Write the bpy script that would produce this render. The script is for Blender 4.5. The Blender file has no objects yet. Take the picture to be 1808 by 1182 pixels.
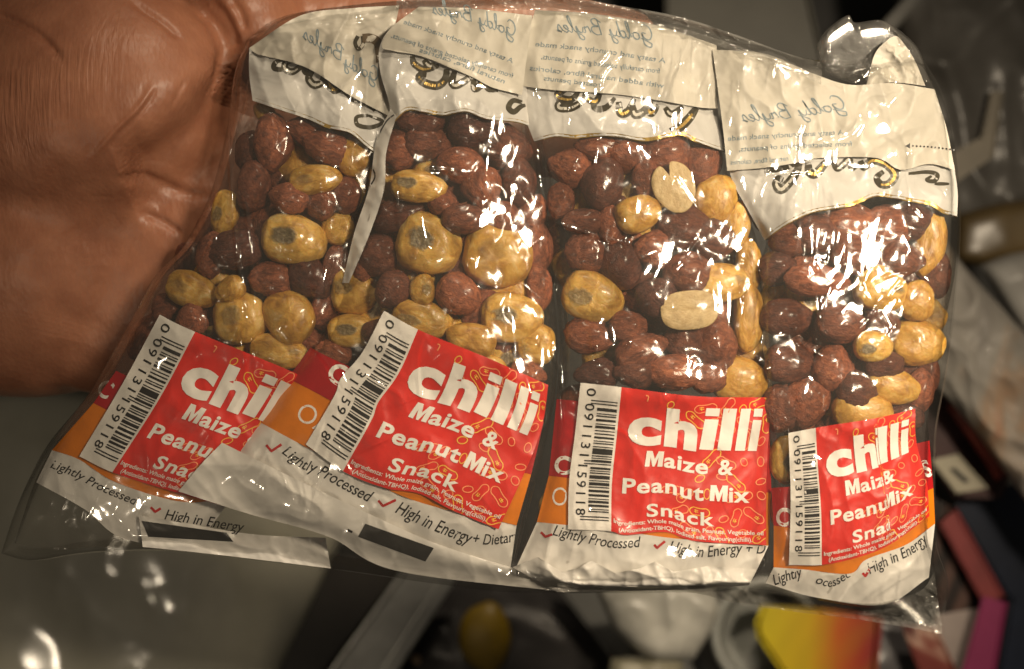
import bpy, bmesh, math, random
import numpy as np
from mathutils import Vector, noise as mnoise
from mathutils.bvhtree import BVHTree

random.seed(7)
rng = np.random.default_rng(7)
scene = bpy.context.scene
COL = scene.collection

# ------------------------------------------------------------------ camera, world, lamps
U = 0.00014            # metres per unit of the working grid (about 0.14 mm)
D = 2143.0             # camera height above the grid, in the same units (0.30 m)
cam_d = bpy.data.cameras.new('camera')
cam = bpy.data.objects.new('camera', cam_d)
COL.objects.link(cam)
cam.location = (0, 0, D * U)
cam_d.sensor_width = 36.0
cam_d.lens = 36.0 * D / 1808.0
cam_d.clip_start = 0.01
cam_d.clip_end = 20
cam_d.dof.use_dof = True
cam_d.dof.focus_distance = (D - 55) * U
cam_d.dof.aperture_fstop = 8.5
scene.camera = cam

world = bpy.data.worlds.new('World')
scene.world = world
world.use_nodes = True
bg = world.node_tree.nodes['Background']
bg.inputs[0].default_value = (1.0, 0.86, 0.68, 1)
bg.inputs[1].default_value = 0.045


def lamp(name, loc, target, size, watts, col):
    d = bpy.data.lights.new(name, 'AREA')
    d.shape = 'DISK'
    d.size = size
    d.energy = watts
    d.color = col
    o = bpy.data.objects.new(name, d)
    COL.objects.link(o)
    o.location = loc
    v = Vector(target) - Vector(loc)
    o.rotation_euler = v.to_track_quat('-Z', 'Y').to_euler()
    return o


WARM = (1.0, 0.83, 0.61)
LAMP_AT = (0.225, 0.11, 0.40)
key = lamp('shop_lamp', LAMP_AT, (0.07, 0.0, 0), 0.07, 0.37, WARM)
key.data.spread = math.radians(62)
lamp('counter_bulb', (-0.30, -0.22, 0.45), (-0.15, -0.1, 0), 0.016, 0.18, WARM)
sp_d = bpy.data.lights.new('ceiling_spot', 'SPOT')
sp_d.energy = 16
sp_d.color = WARM
sp_d.spot_size = math.radians(26)  # narrow soft cone, shaped to imitate an unseen blocker's shade at lower left
sp_d.spot_blend = 1.0
sp_d.shadow_soft_size = 0.03
sp = bpy.data.objects.new('ceiling_spot', sp_d)
COL.objects.link(sp)
sp.location = (0.06, 0.60, 0.43)
sp.rotation_euler = (Vector((0.038, 0.072, 0)) - sp.location).to_track_quat('-Z', 'Y').to_euler()

scene.view_settings.view_transform = 'Standard'
scene.view_settings.look = 'None'
scene.view_settings.exposure = 0.0
scene.view_settings.gamma = 1.0
scene.view_settings.use_curve_mapping = False
scene.cycles.use_denoising = True
scene.cycles.transparent_max_bounces = 24
scene.cycles.max_bounces = 10
scene.cycles.sample_clamp_indirect = 6
scene.cycles.caustics_reflective = False
scene.cycles.caustics_refractive = False


# ------------------------------------------------------------------ helpers: space
def W(P):
    """working grid (px right, py down, z up) -> metres"""
    P = np.asarray(P, float)
    f = (1 - P[..., 2] / D) * U
    return np.stack([(P[..., 0] - 904) * f, (591 - P[..., 1]) * f, P[..., 2] * U], -1)


def dense(pts, smooth=True, per=16):
    p = np.asarray(pts, float)
    if len(p) < 3 or not smooth:
        out = []
        for i in range(len(p) - 1):
            for k in range(per):
                out.append(p[i] + (p[i + 1] - p[i]) * k / per)
        out.append(p[-1])
        return np.array(out)
    q = np.vstack([2 * p[0] - p[1], p, 2 * p[-1] - p[-2]])
    out = []
    for i in range(1, len(q) - 2):
        a, b, c, d = q[i - 1], q[i], q[i + 1], q[i + 2]
        for k in range(per):
            t = k / per
            out.append(0.5 * ((2 * b) + (-a + c) * t + (2 * a - 5 * b + 4 * c - d) * t * t + (-a + 3 * b - 3 * c + d) * t ** 3))
    out.append(p[-1])
    return np.array(out)


class Curve:
    def __init__(s, pts, smooth=True):
        s.p = dense(pts, smooth)
        d = np.hypot(*np.diff(s.p, axis=0).T)
        s.l = np.concatenate([[0], np.cumsum(d)])
        s.len = s.l[-1]
        s.l = s.l / s.l[-1]

    def __call__(s, t):
        return np.stack([np.interp(t, s.l, s.p[:, 0]), np.interp(t, s.l, s.p[:, 1])], -1)


class Coons:
    def __init__(s, top, bottom, left=None, right=None, smooth=True):
        left = left or [top[0], bottom[0]]
        right = right or [top[-1], bottom[-1]]
        s.t, s.b, s.l, s.r = (Curve(c, smooth) for c in (top, bottom, left, right))

    def __call__(s, u, v):
        u = np.asarray(u, float)
        v = np.asarray(v, float)
        T, B, L, R = s.t(u), s.b(u), s.l(v), s.r(v)
        U_, V = u[..., None], v[..., None]
        a, b, c, d = s.t(0.), s.t(1.), s.b(0.), s.b(1.)
        return ((1 - V) * T + V * B + (1 - U_) * L + U_ * R
                - ((1 - U_) * (1 - V) * a + U_ * (1 - V) * b + (1 - U_) * V * c + U_ * V * d))


def perlin(x, y, seed=0):
    r = np.random.default_rng(seed)
    perm = r.permutation(512)
    ang = r.random(512) * 2 * np.pi
    gx, gy = np.cos(ang), np.sin(ang)
    xi, yi = np.floor(x).astype(int), np.floor(y).astype(int)
    xf, yf = x - xi, y - yi
    fu = xf ** 3 * (xf * (6 * xf - 15) + 10)
    fv = yf ** 3 * (yf * (6 * yf - 15) + 10)

    def g(ix, iy, dx, dy):
        h = perm[(perm[ix % 512] + iy) % 512]
        return gx[h] * dx + gy[h] * dy
    n00, n10 = g(xi, yi, xf, yf), g(xi + 1, yi, xf - 1, yf)
    n01, n11 = g(xi, yi + 1, xf, yf - 1), g(xi + 1, yi + 1, xf - 1, yf - 1)
    a = n00 + fu * (n10 - n00)
    b = n01 + fu * (n11 - n01)
    return (a + fv * (b - a)) * 1.4


def rot2(x, y, deg):
    c, s_ = math.cos(math.radians(deg)), math.sin(math.radians(deg))
    return x * c + y * s_, -x * s_ + y * c


def crinkle(x, y, seed, scale=60., stretch=2.2, deg=80.):
    """creased-film relief: sharp ridges with flat facets between"""
    out = 0
    for i, (sc, am, dg) in enumerate(((scale, 1, deg), (scale * .55, .42, deg + 35), (scale * .3, .10, deg - 40))):
        a, b = rot2(x, y, dg)
        wx = perlin(x / 90, y / 90, seed + 50 + i) * 18
        n = perlin((a + wx) / (sc * stretch), b / sc + 31 * i, seed + i)
        out = out + am * (0.55 - np.minimum(np.abs(n) * 2.2, 1.0) ** .8)
    return out


def maxf(g, n):
    for _ in range(n):
        p = np.pad(g, 1, mode='edge')
        if _ % 2:
            g = np.max([p[1:-1, 1:-1], p[:-2, 1:-1], p[2:, 1:-1], p[1:-1, :-2], p[1:-1, 2:]], 0)
        else:
            g = np.max([p[i:i + g.shape[0], j:j + g.shape[1]] for i in range(3) for j in range(3)], 0)
    return g


def blur(g, n):
    for _ in range(n):
        p = np.pad(g, ((1, 1), (0, 0)), mode='edge')
        g = (p[:-2] + 2 * p[1:-1] + p[2:]) / 4
        p = np.pad(g, ((0, 0), (1, 1)), mode='edge')
        g = (p[:, :-2] + 2 * p[:, 1:-1] + p[:, 2:]) / 4
    return g


# ------------------------------------------------------------------ helpers: objects
def link(o, parent=None):
    COL.objects.link(o)
    if parent:
        o.parent = parent
    return o


def tag(o, label=None, cat=None, group=None, kind=None):
    for k, v in (('label', label), ('category', cat), ('group', group), ('kind', kind)):
        if v:
            o[k] = v
    return o


def empty(name, label, cat, loc=(0, 0, 0), group=None):
    o = bpy.data.objects.new(name, None)
    o.empty_display_size = 0.01
    o.location = loc
    return tag(link(o), label, cat, group)


def mesh(name, V, F, mats, parent=None, mi=None, smooth=True, world=False, solid=0.0):
    V = np.asarray(V, float)
    if not world:
        V = W(V)
    me = bpy.data.meshes.new(name)
    if parent is not None:
        V = V - np.array(parent.matrix_world.translation if not parent.parent else (0, 0, 0)) - (np.array(parent.location) if False else 0)
    me.from_pydata(V.tolist(), [], [tuple(int(i) for i in f) for f in F])
    for m in (mats if isinstance(mats, (list, tuple)) else [mats]):
        me.materials.append(m)
    if mi is not None:
        me.polygons.foreach_set('material_index', np.asarray(mi, dtype=np.int32))
    me.polygons.foreach_set('use_smooth', np.full(len(me.polygons), smooth))
    me.update()
    o = bpy.data.objects.new(name, me)
    link(o, parent)
    if solid:
        md = o.modifiers.new('thickness', 'SOLIDIFY')
        md.thickness = solid
        md.offset = -1
    return o


def grid_faces(nv, nu, flip=False):
    i = np.arange(nv - 1)[:, None] * nu + np.arange(nu - 1)[None]
    f = np.stack([i, i + nu, i + nu + 1, i + 1], -1).reshape(-1, 4)
    return f[:, ::-1] if flip else f


def bvh_of(P):
    nv, nu = P.shape[:2]
    return BVHTree.FromPolygons(P.reshape(-1, 3).tolist(), grid_faces(nv, nu).tolist())


def cast(bvhs, XY, default=0.0):
    XY = np.asarray(XY, float)
    sh = XY.shape[:-1]
    q = XY.reshape(-1, 2)
    out = np.full(len(q), default)
    dn = Vector((0, 0, -1))
    for i, (x, y) in enumerate(q):
        best = None
        for b in bvhs:
            h = b.ray_cast(Vector((x, y, 900.0)), dn)
            if h[0] is not None and (best is None or h[0].z > best):
                best = h[0].z
        if best is not None:
            out[i] = best
    return out.reshape(sh)


# ------------------------------------------------------------------ helpers: materials
def mat(name):
    m = bpy.data.materials.new(name)
    m.use_nodes = True
    return m, m.node_tree.nodes, m.node_tree.links, m.node_tree.nodes['Principled BSDF']


def bump(N, L, height, strength, dist, normal=None):
    b = N.new('ShaderNodeBump')
    b.inputs['Strength'].default_value = strength
    b.inputs['Distance'].default_value = dist
    L.new(height, b.inputs['Height'])
    if normal:
        L.new(normal, b.inputs['Normal'])
    return b.outputs['Normal']


def texc(N, L, scale=(1, 1, 1), rot=(0, 0, 0), kind='Object'):
    t = N.new('ShaderNodeTexCoord')
    m = N.new('ShaderNodeMapping')
    m.inputs['Scale'].default_value = scale
    m.inputs['Rotation'].default_value = rot
    L.new(t.outputs[kind], m.inputs['Vector'])
    return m.outputs['Vector']


def noise(N, L, vec, scale, detail=4, rough=.5, dist=0.):
    n = N.new('ShaderNodeTexNoise')
    n.inputs['Scale'].default_value = scale
    n.inputs['Detail'].default_value = detail
    n.inputs['Roughness'].default_value = rough
    n.inputs['Distortion'].default_value = dist
    if vec:
        L.new(vec, n.inputs['Vector'])
    return n.outputs['Fac']


def ramp(N, L, fac, stops):
    r = N.new('ShaderNodeValToRGB')
    e = r.color_ramp.elements
    while len(e) < len(stops):
        e.new(0.5)
    for el, (p, c) in zip(e, stops):
        el.position = p
        el.color = (*c, 1) if len(c) == 3 else c
    L.new(fac, r.inputs['Fac'])
    return r.outputs['Color']


def mixc(N, L, fac, a, b, mode='MIX'):
    m = N.new('ShaderNodeMix')
    m.data_type = 'RGBA'
    m.blend_type = mode
    for sock, val in ((m.inputs[0], fac), (m.inputs[6], a), (m.inputs[7], b)):
        if isinstance(val, (int, float)):
            sock.default_value = val
        elif isinstance(val, tuple):
            sock.default_value = (*val, 1)
        else:
            L.new(val, sock)
    return m.outputs[2]


def math_(N, L, op, a, b=None, clamp=False):
    m = N.new('ShaderNodeMath')
    m.operation = op
    m.use_clamp = clamp
    for i, v in enumerate((a, b)):
        if v is None:
            continue
        if isinstance(v, (int, float)):
            m.inputs[i].default_value = v
        else:
            L.new(v, m.inputs[i])
    return m.outputs[0]


def plain(name, col, rough=.5, var=.12, nscale=120, bstr=.15, metal=0., coat=0., spec=.5, bscale=None):
    """solid colour with a little unevenness of tone and surface"""
    m, N, L, B = mat(name)
    v = texc(N, L)
    f = noise(N, L, v, nscale, 5, .6)
    lo = tuple(c * (1 - var) for c in col)
    hi = tuple(min(1, c * (1 + var)) for c in col)
    L.new(ramp(N, L, f, [(.3, lo), (.7, hi)]), B.inputs['Base Color'])
    B.inputs['Roughness'].default_value = rough
    B.inputs['Metallic'].default_value = metal
    B.inputs['Coat Weight'].default_value = coat
    B.inputs['Coat Roughness'].default_value = .12
    B.inputs['Specular IOR Level'].default_value = spec
    if bstr:
        L.new(bump(N, L, noise(N, L, v, bscale or nscale * 2.5, 4), bstr, .0004), B.inputs['Normal'])
    return m


def film(name, rough=.07, tint=(.97, .965, .95), gain=1.5, base=.03, haze=.02, bstr=.35, fine=160):
    m, N, L, B = mat(name)
    N.remove(B)
    v = texc(N, L)
    vs = texc(N, L, (1, .35, 1), (0, 0, .35))
    h1 = noise(N, L, vs, fine, 3, .55, .6)
    h2 = noise(N, L, v, fine * 3.5, 3, .5)
    h = math_(N, L, 'ADD', h1, math_(N, L, 'MULTIPLY', h2, .10))
    nrm = bump(N, L, h, bstr, .0012)
    tr = N.new('ShaderNodeBsdfTransparent')
    tr.inputs[0].default_value = (*tint, 1)
    gl = N.new('ShaderNodeBsdfGlossy')
    gl.inputs['Roughness'].default_value = rough
    L.new(nrm, gl.inputs['Normal'])
    fr = N.new('ShaderNodeFresnel')
    fr.inputs['IOR'].default_value = 1.5
    L.new(nrm, fr.inputs['Normal'])
    fac = math_(N, L, 'ADD', math_(N, L, 'MULTIPLY', fr.outputs[0], gain), base, True)
    fac = math_(N, L, 'MINIMUM', fac, .38)
    df = N.new('ShaderNodeBsdfDiffuse')
    df.inputs[0].default_value = (.85, .83, .78, 1)
    L.new(nrm, df.inputs['Normal'])
    mh = N.new('ShaderNodeMixShader')
    mh.inputs[0].default_value = haze
    L.new(tr.outputs[0], mh.inputs[1])
    L.new(df.outputs[0], mh.inputs[2])
    mx = N.new('ShaderNodeMixShader')
    L.new(fac, mx.inputs[0])
    L.new(mh.outputs[0], mx.inputs[1])
    L.new(gl.outputs[0], mx.inputs[2])
    L.new(mx.outputs[0], N['Material Output'].inputs['Surface'])
    return m


M_FILM = film('clear_packet_film', rough=.16, gain=.7, base=.004, haze=.012, bstr=.05, fine=80)
M_BAG = film('clear_outer_film', rough=.08, gain=1.3, base=.02, haze=.021, bstr=.04, fine=60)
M_BACK = film('clear_back_film', rough=.15, gain=.8, base=.005, haze=.002, bstr=.04, fine=60)
M_GATHER = film('gathered_film', rough=.12, gain=1.3, base=.03, haze=.13, bstr=.12, fine=90)
M_TUFT = film('clear_tuft_film', rough=.1, gain=1.2, base=.02, haze=.05, bstr=.06, fine=60)
M_WHITE = plain('white_printed_film', (.74, .71, .66), .42, .06, 150, .2, coat=.12)
M_HEAD = plain('header_printed_film', (.56, .545, .515), .42, .08, 90, .25, coat=.12)
M_FLAP = plain('cream_folded_film', (.56, .525, .45), .5, .08, 120, .15, coat=.06)
M_PAPER = plain('sticker_paper', (.80, .76, .70), .5, .05, 300, .1, coat=.1)
M_RED = plain('sticker_red_ink', (.66, .018, .010), .42, .16, 70, .3, coat=.2, bscale=160)
M_PRINTRED = plain('film_red_ink', (.42, .010, .014), .3, .08, 200, .25, coat=.4)
M_ORANGE = plain('film_orange_ink', (.72, .20, .008), .3, .08, 200, .25, coat=.4)
M_INK = plain('black_ink', (.012, .011, .010), .45, .1, 200, 0)
M_BAR = plain('black_bar_ink', (.02, .019, .017), .4, .2, 260, .1)
M_TEXTW = plain('white_letter_ink', (.84, .80, .74), .5, .04, 300, 0)
M_LINE = plain('pale_orange_line_ink', (.90, .30, .12), .5, .1, 200, 0)
M_LINEY = plain('yellow_line_ink', (.88, .48, .06), .5, .1, 200, 0)
M_BLUE = plain('show_through_blue_ink', (.22, .28, .31), .5, .12, 200, 0)
M_TICK = plain('red_tick_ink', (.5, .02, .02), .5, .05, 200, 0)
M_SCRIPT = plain('script_dark_ink', (.045, .038, .022), .3, .3, 400, .1, coat=.4)
M_GOLD = plain('gold_foil', (.50, .33, .09), .34, .5, 300, .5, metal=.55)
M_SILVER = plain('script_pale_fill', (.55, .52, .45), .3, .2, 400, .2, coat=.4)
M_SEAM = plain('seam_line_ink', (.02, .02, .02), .4, .1, 200, 0)


def m_peanut():
    m, N, L, B = mat('red_peanut_skin')
    v = texc(N, L, (.6, 1.15, 1.15))
    v2 = texc(N, L)
    oi = N.new('ShaderNodeObjectInfo')
    add = N.new('ShaderNodeVectorMath')
    add.operation = 'ADD'
    L.new(v, add.inputs[0])
    sc = N.new('ShaderNodeVectorMath')
    sc.operation = 'SCALE'
    L.new(oi.outputs['Location'], sc.inputs[0])
    sc.inputs['Scale'].default_value = 300
    L.new(sc.outputs[0], add.inputs[1])
    f = noise(N, L, add.outputs[0], 3.2, 6, .62, .8)
    c1 = ramp(N, L, f, [(.25, (.050, .016, .011)), (.46, (.155, .047, .027)), (.62, (.25, .080, .043)), (.82, (.42, .20, .11))])
    c2 = mixc(N, L, oi.outputs['Random'], (.48, .42, .46), (1.95, 1.9, 1.6))
    L.new(mixc(N, L, 1.0, c1, c2, 'MULTIPLY'), B.inputs['Base Color'])
    B.inputs['Roughness'].default_value = .5
    B.inputs['Coat Weight'].default_value = .3
    B.inputs['Coat Roughness'].default_value = .2
    h = math_(N, L, 'ADD', noise(N, L, add.outputs[0], 5, 5, .65, 1.2), math_(N, L, 'MULTIPLY', noise(N, L, v2, 22, 3), .25))
    L.new(bump(N, L, h, .6, .0014), B.inputs['Normal'])
    return m


def m_maize():
    m, N, L, B = mat('fried_maize_kernel')
    v = texc(N, L)
    oi = N.new('ShaderNodeObjectInfo')
    add = N.new('ShaderNodeVectorMath')
    add.operation = 'MULTIPLY_ADD'
    L.new(oi.outputs['Location'], add.inputs[0])
    add.inputs[1].default_value = (300, 300, 300)
    L.new(v, add.inputs[2])
    f = noise(N, L, add.outputs[0], 1.7, 6, .62, .5)
    c1 = ramp(N, L, f, [(.26, (.28, .12, .020)), (.42, (.54, .28, .040)), (.55, (.72, .42, .075)), (.75, (.84, .62, .22))])
    # germ scar: a greyish rough patch towards one end of the kernel
    att = N.new('ShaderNodeAttribute')
    att.attribute_name = 'scar'
    f2 = noise(N, L, add.outputs[0], 3.5, 5, .6)
    k = math_(N, L, 'ADD', att.outputs['Fac'], math_(N, L, 'MULTIPLY', math_(N, L, 'SUBTRACT', f2, .5), .7))
    k = math_(N, L, 'MULTIPLY', math_(N, L, 'SUBTRACT', k, .5), 5, True)
    k = math_(N, L, 'MULTIPLY', k, math_(N, L, 'ADD', math_(N, L, 'MULTIPLY', oi.outputs['Random'], 1.6), -.35, True))
    scar = ramp(N, L, noise(N, L, add.outputs[0], 7, 4), [(.3, (.10, .07, .035)), (.55, (.25, .19, .10)), (.75, (.40, .33, .20))])
    c2 = mixc(N, L, oi.outputs['Random'], (.85, .78, .75), (1.15, 1.22, 1.6))
    spots = math_(N, L, 'MULTIPLY', math_(N, L, 'SUBTRACT', noise(N, L, add.outputs[0], 9, 2), .76), 14, True)
    c = mixc(N, L, k, mixc(N, L, 1.0, c1, c2, 'MULTIPLY'), scar)
    c = mixc(N, L, math_(N, L, 'MULTIPLY', spots, .7), c, (.10, .05, .015))
    L.new(c, B.inputs['Base Color'])
    B.inputs['Roughness'].default_value = .42
    B.inputs['Coat Weight'].default_value = .2
    B.inputs['Coat Roughness'].default_value = .18
    B.inputs['Subsurface Weight'].default_value = .22
    B.inputs['Subsurface Radius'].default_value = (.004, .002, .0008)
    B.inputs['Subsurface Scale'].default_value = .3
    h = math_(N, L, 'ADD', noise(N, L, add.outputs[0], 2.5, 4, .5, .5), math_(N, L, 'MULTIPLY', math_(N, L, 'MULTIPLY', k, noise(N, L, add.outputs[0], 9, 4)), .9))
    L.new(bump(N, L, h, .4, .0012), B.inputs['Normal'])
    return m


def m_half():
    m, N, L, B = mat('split_peanut_cream')
    v = texc(N, L)
    f = noise(N, L, v, 3, 5, .6)
    c = ramp(N, L, f, [(.3, (.48, .32, .13)), (.7, (.66, .50, .26))])
    sp = math_(N, L, 'MULTIPLY', math_(N, L, 'SUBTRACT', noise(N, L, v, 14, 3), .66), 12, True)
    L.new(mixc(N, L, math_(N, L, 'MULTIPLY', sp, .75), c, (.13, .07, .03)), B.inputs['Base Color'])
    B.inputs['Roughness'].default_value = .5
    L.new(bump(N, L, noise(N, L, v, 9, 4), .25, .0008), B.inputs['Normal'])
    return m


M_PEANUT, M_MAIZE, M_HALF = m_peanut(), m_maize(), m_half()


def m_skin():
    m, N, L, B = mat('brown_palm_skin')
    v = texc(N, L)
    f = noise(N, L, v, 26, 6, .62)
    c = ramp(N, L, f, [(.25, (.23, .090, .050)), (.5, (.33, .136, .078)), (.75, (.43, .19, .115))])
    f2 = noise(N, L, v, 120, 4, .6)
    c = mixc(N, L, .30, c, ramp(N, L, f2, [(.3, (.20, .072, .038)), (.7, (.50, .23, .13))]))
    L.new(c, B.inputs['Base Color'])
    B.inputs['Roughness'].default_value = .41
    B.inputs['Specular IOR Level'].default_value = .45
    B.inputs['Subsurface Weight'].default_value = .12
    B.inputs['Subsurface Radius'].default_value = (.006, .0022, .001)
    B.inputs['Subsurface Scale'].default_value = .35
    at = N.new('ShaderNodeAttribute')
    at.attribute_name = 'ridges'
    lines = noise(N, L, texc(N, L, (1, .07, .5), (0, 0, math.radians(-58))), 620, 2, .45, .5)
    lines = math_(N, L, 'MULTIPLY', math_(N, L, 'ABSOLUTE', math_(N, L, 'SUBTRACT', lines, .5)), 2.2)
    r = math_(N, L, 'MULTIPLY', lines, at.outputs['Fac'])
    cells = N.new('ShaderNodeTexVoronoi')
    cells.inputs['Scale'].default_value = 900
    L.new(texc(N, L, (1, .55, 1), (0, 0, .7)), cells.inputs['Vector'])
    h = math_(N, L, 'ADD', math_(N, L, 'MULTIPLY', r, 1.1), math_(N, L, 'MULTIPLY', cells.outputs['Distance'], .22))
    h = math_(N, L, 'ADD', h, math_(N, L, 'MULTIPLY', noise(N, L, texc(N, L, (1, .4, 1), (0, 0, -.5)), 350, 5, .6), .35))
    L.new(bump(N, L, h, .5, .0006), B.inputs['Normal'])
    return m


M_SKIN = m_skin()


# ------------------------------------------------------------------ the hand
def build_hand():
    bm = bmesh.new()

    def ell(c, r):
        res = bmesh.ops.create_uvsphere(bm, u_segments=48, v_segments=32, radius=1)
        for v in res['verts']:
            v.co = Vector((c[0] + v.co.x * r[0], c[1] + v.co.y * r[1], c[2] + v.co.z * r[2]))

    def chain(pts, rad):
        for (a, b, ra, rb) in zip(pts, pts[1:], rad, rad[1:]):
            a, b = Vector(a), Vector(b)
            n = max(3, int((b - a).length / 22))
            for k in range(n + 1):
                t = k / n
                c = a.lerp(b, t)
                r = ra + (rb - ra) * t
                res = bmesh.ops.create_icosphere(bm, subdivisions=3, radius=r)
                for v in res['verts']:
                    v.co = v.co + c
    ell((200, 300, -190), (330, 400, 150))          # body of the palm
    ell((130, 165, -112), (300, 240, 195))          # thenar mound
    ell((50, 392, -262), (350, 312, 242))           # heel of the little-finger side
    ell((110, 280, -140), (260, 190, 150))           # middle of the heel
    ell((-260, 310, -170), (420, 330, 170))         # wrist
    ell((425, 40, -170), (120, 105, 130))           # pad at the root of the index finger
    ell((400, 330, -235), (160, 300, 95))           # far side of the palm, behind the pack
    chain([(-900, 320, -190), (-300, 310, -180)], [250, 240])
    chain([(60, 60, -130), (250, -180, -60), (420, -330, 40)], [130, 112, 92])           # thumb, out of the frame
    chain([(440, 50, -205), (720, 45, -190), (930, 42, -175), (1110, 68, -165)], [92, 74, 66, 54])
    chain([(460, 205, -245), (760, 230, -235), (1000, 250, -215), (1190, 262, -195)], [92, 78, 68, 56])
    chain([(450, 360, -250), (730, 410, -245), (950, 440, -225), (1110, 455, -205)], [88, 74, 64, 54])
    chain([(400, 505, -250), (620, 570, -240), (760, 610, -225), (880, 635, -210)], [80, 64, 55, 46])
    for v in bm.verts:
        v.co = Vector(W(np.array(v.co)))
    me = bpy.data.meshes.new('tmp_hand')
    bm.to_mesh(me)
    bm.free()
    tmp = bpy.data.objects.new('tmp_hand', me)
    COL.objects.link(tmp)
    r = tmp.modifiers.new('r', 'REMESH')
    r.mode = 'VOXEL'
    r.voxel_size = 0.0011
    s = tmp.modifiers.new('s', 'SMOOTH')
    s.iterations = 26
    s.factor = .6
    sub = tmp.modifiers.new('d', 'SUBSURF')
    sub.levels = 1
    dg = bpy.context.evaluated_depsgraph_get()
    out = bpy.data.meshes.new_from_object(tmp.evaluated_get(dg))
    bpy.data.objects.remove(tmp)
    n = len(out.vertices)
    co = np.empty(n * 3)
    out.vertices.foreach_get('co', co)
    co = co.reshape(-1, 3)
    z = co[:, 2] / U
    f = (1 - z / D) * U
    px, py = co[:, 0] / f + 904, 591 - co[:, 1] / f
    nr = np.empty(n * 3)
    out.vertices.foreach_get('normal', nr)
    nr = nr.reshape(-1, 3)
    dz = np.zeros(n)
    near = (px > -150) & (px < 620) & (py > -150) & (py < 760)

    def groove(pts, depth, w, sharp=1.0):
        c = dense(pts)
        ix = np.where(near)[0]
        d = np.full(len(ix), 1e9)
        tt = np.zeros(len(ix))
        for i, (x, y) in enumerate(c):
            dd = np.hypot(px[ix] - x, py[ix] - y)
            m_ = dd < d
            d[m_] = dd[m_]
            tt[m_] = i / (len(c) - 1)
        fade = np.clip(np.minimum(tt, 1 - tt) * 5 + .15, 0, 1)
        dz[ix] -= depth * fade * np.exp(-(d / w) ** 2 * sharp)
    groove([(-20, 18), (60, 55), (112, 108)], 8, 7)
    groove([(228, 0), (285, 38), (318, 68)], 6, 6)
    groove([(330, -10), (372, 28), (396, 70), (404, 115), (406, 165)], 20, 15)
    groove([(362, -10), (392, 20), (412, 60), (418, 100)], 9, 9)
    groove([(405, -10), (425, 25), (432, 55)], 7, 8)
    groove([(205, 316), (260, 335), (310, 343), (372, 345)], 8, 8)
    groove([(248, 378), (290, 393), (322, 416)], 7, 7)
    groove([(272, 150), (245, 190), (200, 235), (160, 282)], -4.5, 5)
    groove([(276, 158), (250, 196), (206, 240)], 2.5, 4)
    groove([(330, 140), (318, 160), (308, 185)], 2.0, 5)
    groove([(440, 130), (380, 215), (300, 285), (215, 318)], 44, 62)
    groove([(60, 320), (120, 345), (160, 390), (160, 470)], 9, 60)
    groove([(90, 420), (130, 500), (110, 600)], 8, 60)
    for k in range(16):
        x0, y0 = random.uniform(20, 330), random.uniform(40, 420)
        a = random.uniform(-.2, 1.1)
        ln = random.uniform(30, 80)
        groove([(x0, y0), (x0 + ln * .5 * math.cos(a), y0 + ln * .5 * math.sin(a) + random.uniform(-6, 6)), (x0 + ln * math.cos(a), y0 + ln * math.sin(a))], random.uniform(.3, .7), 3.5)
    dz[near] += perlin(px[near] / 60, py[near] / 60, 3) * 2 + perlin(px[near] / 22, py[near] / 22, 4) * .3
    co += nr * (dz * U)[:, None]
    out.vertices.foreach_set('co', co.reshape(-1))
    out.polygons.foreach_set('use_smooth', np.full(len(out.polygons), True))
    at = out.attributes.new('ridges', 'FLOAT', 'POINT')
    band = np.exp(-(((px - 110) * .5 + (py - 150) * .86) / 55) ** 2) * np.clip((300 - px) / 120, 0, 1)
    band2 = np.exp(-(((px - 20) / 60) ** 2 + ((py - 200) / 80) ** 2))
    at.data.foreach_set('value', np.clip(.03 + .9 * band + .7 * band2, 0, 1.0))
    out.materials.append(M_SKIN)
    o = bpy.data.objects.new('hand', out)
    COL.objects.link(o)
    tag(o, 'open brown hand with creased palm holding the clear multipack of nut packets', 'hand')


build_hand()

# ------------------------------------------------------------------ what lies below, out of focus
GZ = -1900


def ground():
    V = [(-9000, -9000, GZ - 60), (11000, -9000, GZ - 60), (11000, 9000, GZ - 60), (-9000, 9000, GZ - 60)]
    P = W(np.array(V))
    s = 1.6
    P = np.array([(-s, s, P[0][2]), (s, s, P[0][2]), (s, -s, P[0][2]), (-s, -s, P[0][2])])
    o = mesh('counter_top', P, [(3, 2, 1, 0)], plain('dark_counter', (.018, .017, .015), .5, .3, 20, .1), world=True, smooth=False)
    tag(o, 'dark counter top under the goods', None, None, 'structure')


ground()


def slab(name, pts, ztop, thick, m, parent=None, bevel=6, tilt=(0, 0)):
    """flat-topped body with an outline and rounded edges"""
    c = np.mean(np.array(pts, float), 0)
    bm = bmesh.new()
    top = []
    for x, y in pts:
        z = ztop + (x - c[0]) * tilt[0] + (y - c[1]) * tilt[1]
        top.append(bm.verts.new((x, y, z)))
    f = bm.faces.new(top)
    ext = bmesh.ops.extrude_face_region(bm, geom=[f])
    for g in ext['geom']:
        if isinstance(g, bmesh.types.BMVert):
            g.co.z -= thick
    bmesh.ops.recalc_face_normals(bm, faces=bm.faces)
    for v in bm.verts:
        v.co = Vector(W(np.array(v.co)))
    if bevel:
        bmesh.ops.bevel(bm, geom=list(bm.edges), offset=bevel * U * 1.8, segments=3, affect='EDGES', profile=.6)
    bmesh.ops.recalc_face_normals(bm, faces=bm.faces)
    me = bpy.data.meshes.new(name)
    bm.to_mesh(me)
    bm.free()
    me.materials.append(m)
    o = bpy.data.objects.new(name, me)
    return link(o, parent)


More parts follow.
